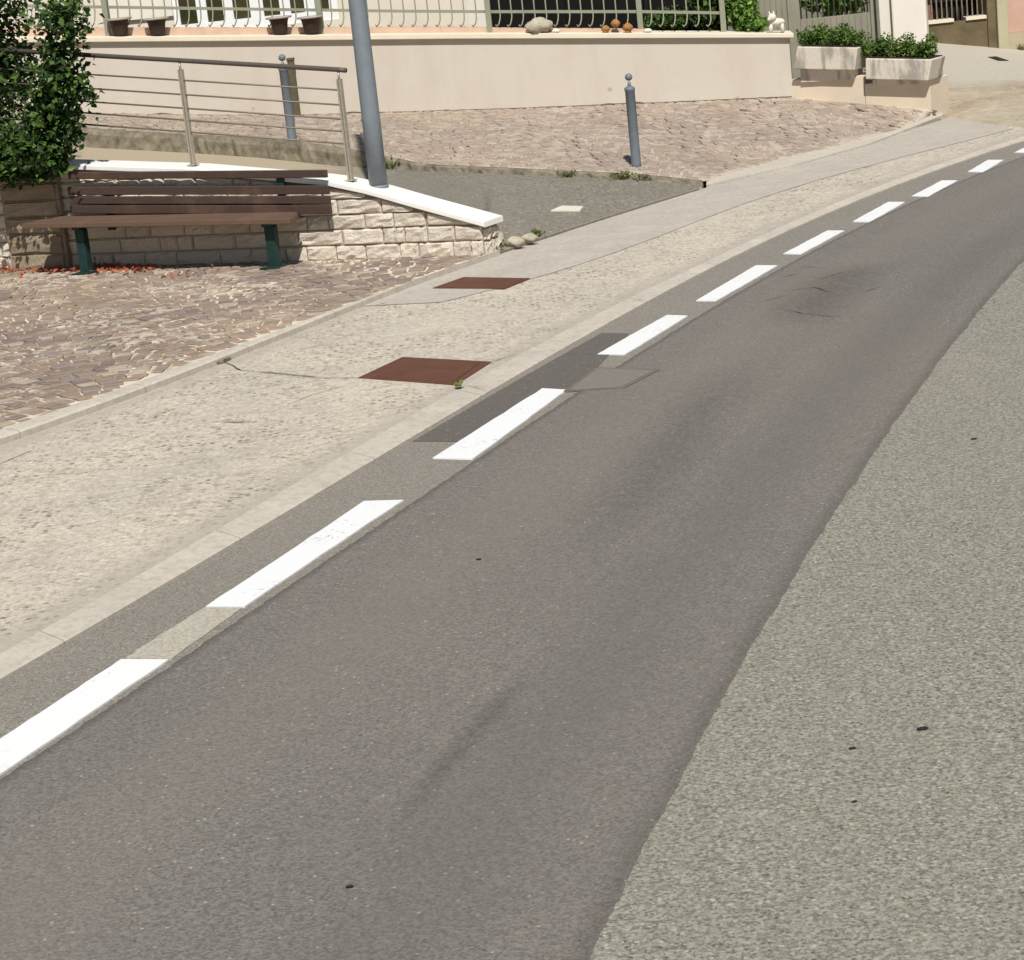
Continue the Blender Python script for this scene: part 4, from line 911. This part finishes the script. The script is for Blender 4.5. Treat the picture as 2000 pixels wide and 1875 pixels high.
# ------------------------------------------------------------------ the alley on the right
YA = 34.
aw = [(1760, 77), (1829, 84), (1945, 93), (2000, 97), (2080, 104), (2200, 114)]
e0 = ped1; rows = []
fa = [D(x, y, YA) for x, y in aw]; fa = [np.array([q[0], q[1], q[2]]) for q in fa]
na_ = [PF.p(PLEN-.9, .03, -1.2), G(1800, 226, .02), G(1920, 250, .022), kt(23.0, .022, .9), kt(27., .022, .9), kt(33.8, .022, .9)]
for a, b in zip(na_, fa): rows.append([a+(b-a)*t+np.array([0, 0, .03*min(t*8, 1)*(1-t)]) for t in np.linspace(0, 1, 16)])
struct(MB().grid(rows).build('alley_paving', 'alley', smooth=True))
amb = MB().grid(rows); AB = BVHTree.FromPolygons(amb.v, amb.f)
def onalley(x, y, dz):
    h = AB.ray_cast(Vector(CP), Vector(ray(x, y)))[0]; q = np.array(h) if h is not None else D(x, y, 32); q[2] += dz; return q
P4 = [onalley(x, y, 0) for x, y in ((1930, 112), (1950, 119), (1970, 119), (1946, 111))]
tag(MB().box8([q+np.array([0, 0, -.01]) for q in P4]+[q+np.array([0, 0, .008]) for q in P4]).build('drain_cover', 'dark', at=sum(P4)/4), 'small dark drain cover on the alley paving near the far building', 'drain cover')
RF = Fr(D(1829, 84, YA), math.atan2(-.0, 1)); rb = lambda x, y: RF.uz(x, y)
yard = thing('yard_wall', 'low mottled brown wall across the end of the alley', 'wall', RF.p(.5, .0, -.1))
mb = MB(); r0 = rb(1800, 60)[0]; r1 = rb(1944, 60)[0]; zt0 = rb(1870, 35)[1]; RF.box(mb, r0, r1, -.3, zt0-.05, -.25, 0); mb.build('wall_body', 'brownwall', yard)
mb = MB(); RF.box(mb, rb(1812, 33)[0], rb(1862, 33)[0], zt0-.049, zt0, -.28, .03); RF.box(mb, rb(1886, 33)[0], rb(1926, 33)[0], zt0-.049, zt0, -.28, .03); mb.build('sill', 'coping', yard)
yg = thing('yard_railing', 'dark barred railing above the brown wall at the alley end', 'railing', RF.p((r0+r1)/2, zt0, -.12))
mb = MB()
for x in range(1812, 1932, 10): u = rb(x, 20)[0]; mb.tube([RF.p(u, zt0-.06, -.1), RF.p(u, zt0+1.3, -.1)], .012, 6)
mb.build('bars', 'steel', yg, smooth=True)
mb = MB(); RF.box(mb, r0, r1, zt0+1.3, zt0+1.34, -.12, -.08); mb.build('top_rail', 'darkgate', yg)
SH = thing('garden_shed', 'dark shed with a faded red board behind the alley railing', 'shed', RF.p((r0+r1)/2, .2, -1.2))
mb = MB(); RF.box(mb, rb(1850, 20)[0], r1+.3, .1, 2.6, -2.6, -1.0); mb.build('shed_body', 'darkgate', SH)
mb = MB(); RF.box(mb, r0-.3, rb(1847, 20)[0], .1, 2.5, -1.6, -.95); mb.build('red_board', 'redboard', SH)
mb = MB(); RF.box(mb, r0-.5, r1+.5, 2.61, 2.7, -2.8, -.4); mb.build('shed_roof', 'darkgate', SH)
bd = thing('pink_building', 'pink rendered building with an olive stone jamb at the right edge', 'building', RF.p(rb(2000, 60)[0], 0, -.5))
j0 = rb(1928, 40)[0]; j1 = rb(1945, 40)[0]; j2 = rb(1966, 40)[0]
mb = MB(); RF.box(mb, j1, j2, -.4, 3.6, -3, .12); mb.build('jamb', 'olive', bd, bevel=.01)
mb = MB(); zpl = rb(1985, 62)[1]; RF.box(mb, j2+.002, j2+6, zpl, 3.6, -3, .05); mb.build('wall', 'pink', bd)
mb = MB(); RF.box(mb, j2+.002, j2+6, -.4, zpl-.002, -3, .075); mb.build('base_course', 'tan', bd)
mb = MB(); RF.box(mb, j0, j1-.002, -.4, 3.4, -.6, .04); mb.build('recess_post', 'brownwall', bd)
mb = MB(); RF.box(mb, j0-.3, j2+6.3, 3.61, 3.8, -3.3, .5); mb.build('roof_edge', 'tan', bd)

# ------------------------------------------------------------------ tufts of grass and weeds
def tuft(p, w, h, n_, lab):
    mb = MB(); p = np.array(p)
    for _ in range(n_):
        c = p+np.array([rng.normal()*w*.38, rng.normal()*.025, 0]); tip = c+np.array([rng.normal()*h*.6, rng.normal()*h*.4, h*(.4+.7*rng.random())]); s_ = np.array([.006+.006*rng.random(), .004, 0])
        mb.face([c-s_, c+s_, tip])
        if rng.random() < .5: mb.leaf(tip, .025+.02*rng.random(), np.array([0, -.3, .7]))
    tag(mb.build('grass_tuft', 'tuft', at=p), lab, 'weeds', 'weeds along the paving edges')
tuft(near(1215)-np.array([0, .05, .06]), .09, .08, 60, 'weed tuft left of the foot of the right bollard')
tuft(near(1250)-np.array([0, .05, .06]), .05, .07, 40, 'small weed tuft right of the foot of the right bollard')
tuft(near(1106)-np.array([0, .06, .06]), .05, .07, 36, 'weed tuft on the ramp edge midway to the right bollard')
tuft(near(762)-np.array([0, .08, .1]), .03, .11, 30, 'upright weed beside the lamp post at the ramp edge')
tuft(G(968, 484, .09), .04, .05, 40, 'weed tuft at the corner of the stone wall end')
tuft(G(1050, 458, .08), .05, .04, 40, 'weed tuft on the ramp edge kerb near the loose stones')
tuft(G(893, 753, .05), .02, .018, 24, 'tiny moss tuft at the corner of the larger rusty cover')
tuft(D(1995, 94, YA-.1)-np.array([0, 0, .05]), .06, .12, 40, 'green weed at the foot of the pink building')
# debris on the old asphalt
for x, y, r, l in [(1802, 1423, .013, 'largest black speck of debris on the pale asphalt'), (1665, 1461, .008, 'black speck left of the largest on the pale asphalt'), (1669, 1565, .006, 'lowest black speck on the pale asphalt'), (1902, 857, .01, 'black speck high on the pale asphalt near the right edge')]:
    c = G(x, y, .003); tag(MB().grid(blob(c, r, (1.4, 1., .4), .15, 8)).build('debris', 'dark', at=c, smooth=True), l, 'debris')
for x, y, r, l in [(683, 1731, .008, 'dark speck of debris low on the lane'), (935, 1092, .008, 'dark speck of debris in the middle of the lane')]:
    c = G(x, y, .009); tag(MB().grid(blob(c, r, (1.4, 1., .4), .15, 8)).build('debris', 'dark', at=c, smooth=True), l, 'debris')

# ------------------------------------------------------------------ light
EL = math.radians(52); AZ = math.radians(4)      # sun behind the camera, slightly to the right
sd = np.array([math.sin(AZ)*math.cos(EL), -math.cos(AZ)*math.cos(EL), math.sin(EL)])
ld = bpy.data.lights.new('sun', 'SUN'); ld.energy = 5.0; ld.angle = math.radians(.6); ld.color = (1., .972, .925)
lo = bpy.data.objects.new('sun', ld); COL.objects.link(lo); lo.rotation_euler = Vector(sd).to_track_quat('Z', 'Y').to_euler(); lo.location = (0, 0, 20)
w = bpy.data.worlds.new('World'); S.world = w; w.use_nodes = True
sky = w.node_tree.nodes.new('ShaderNodeTexSky'); sky.sky_type = 'NISHITA'; sky.sun_disc = False; sky.sun_elevation = EL; sky.sun_rotation = math.pi-AZ
bg = w.node_tree.nodes['Background']; bg.inputs[1].default_value = .055; w.node_tree.links.new(sky.outputs[0], bg.inputs[0])
S.view_settings.view_transform = 'Standard'; S.view_settings.look = 'None'; S.view_settings.exposure = 0; S.view_settings.gamma = 1
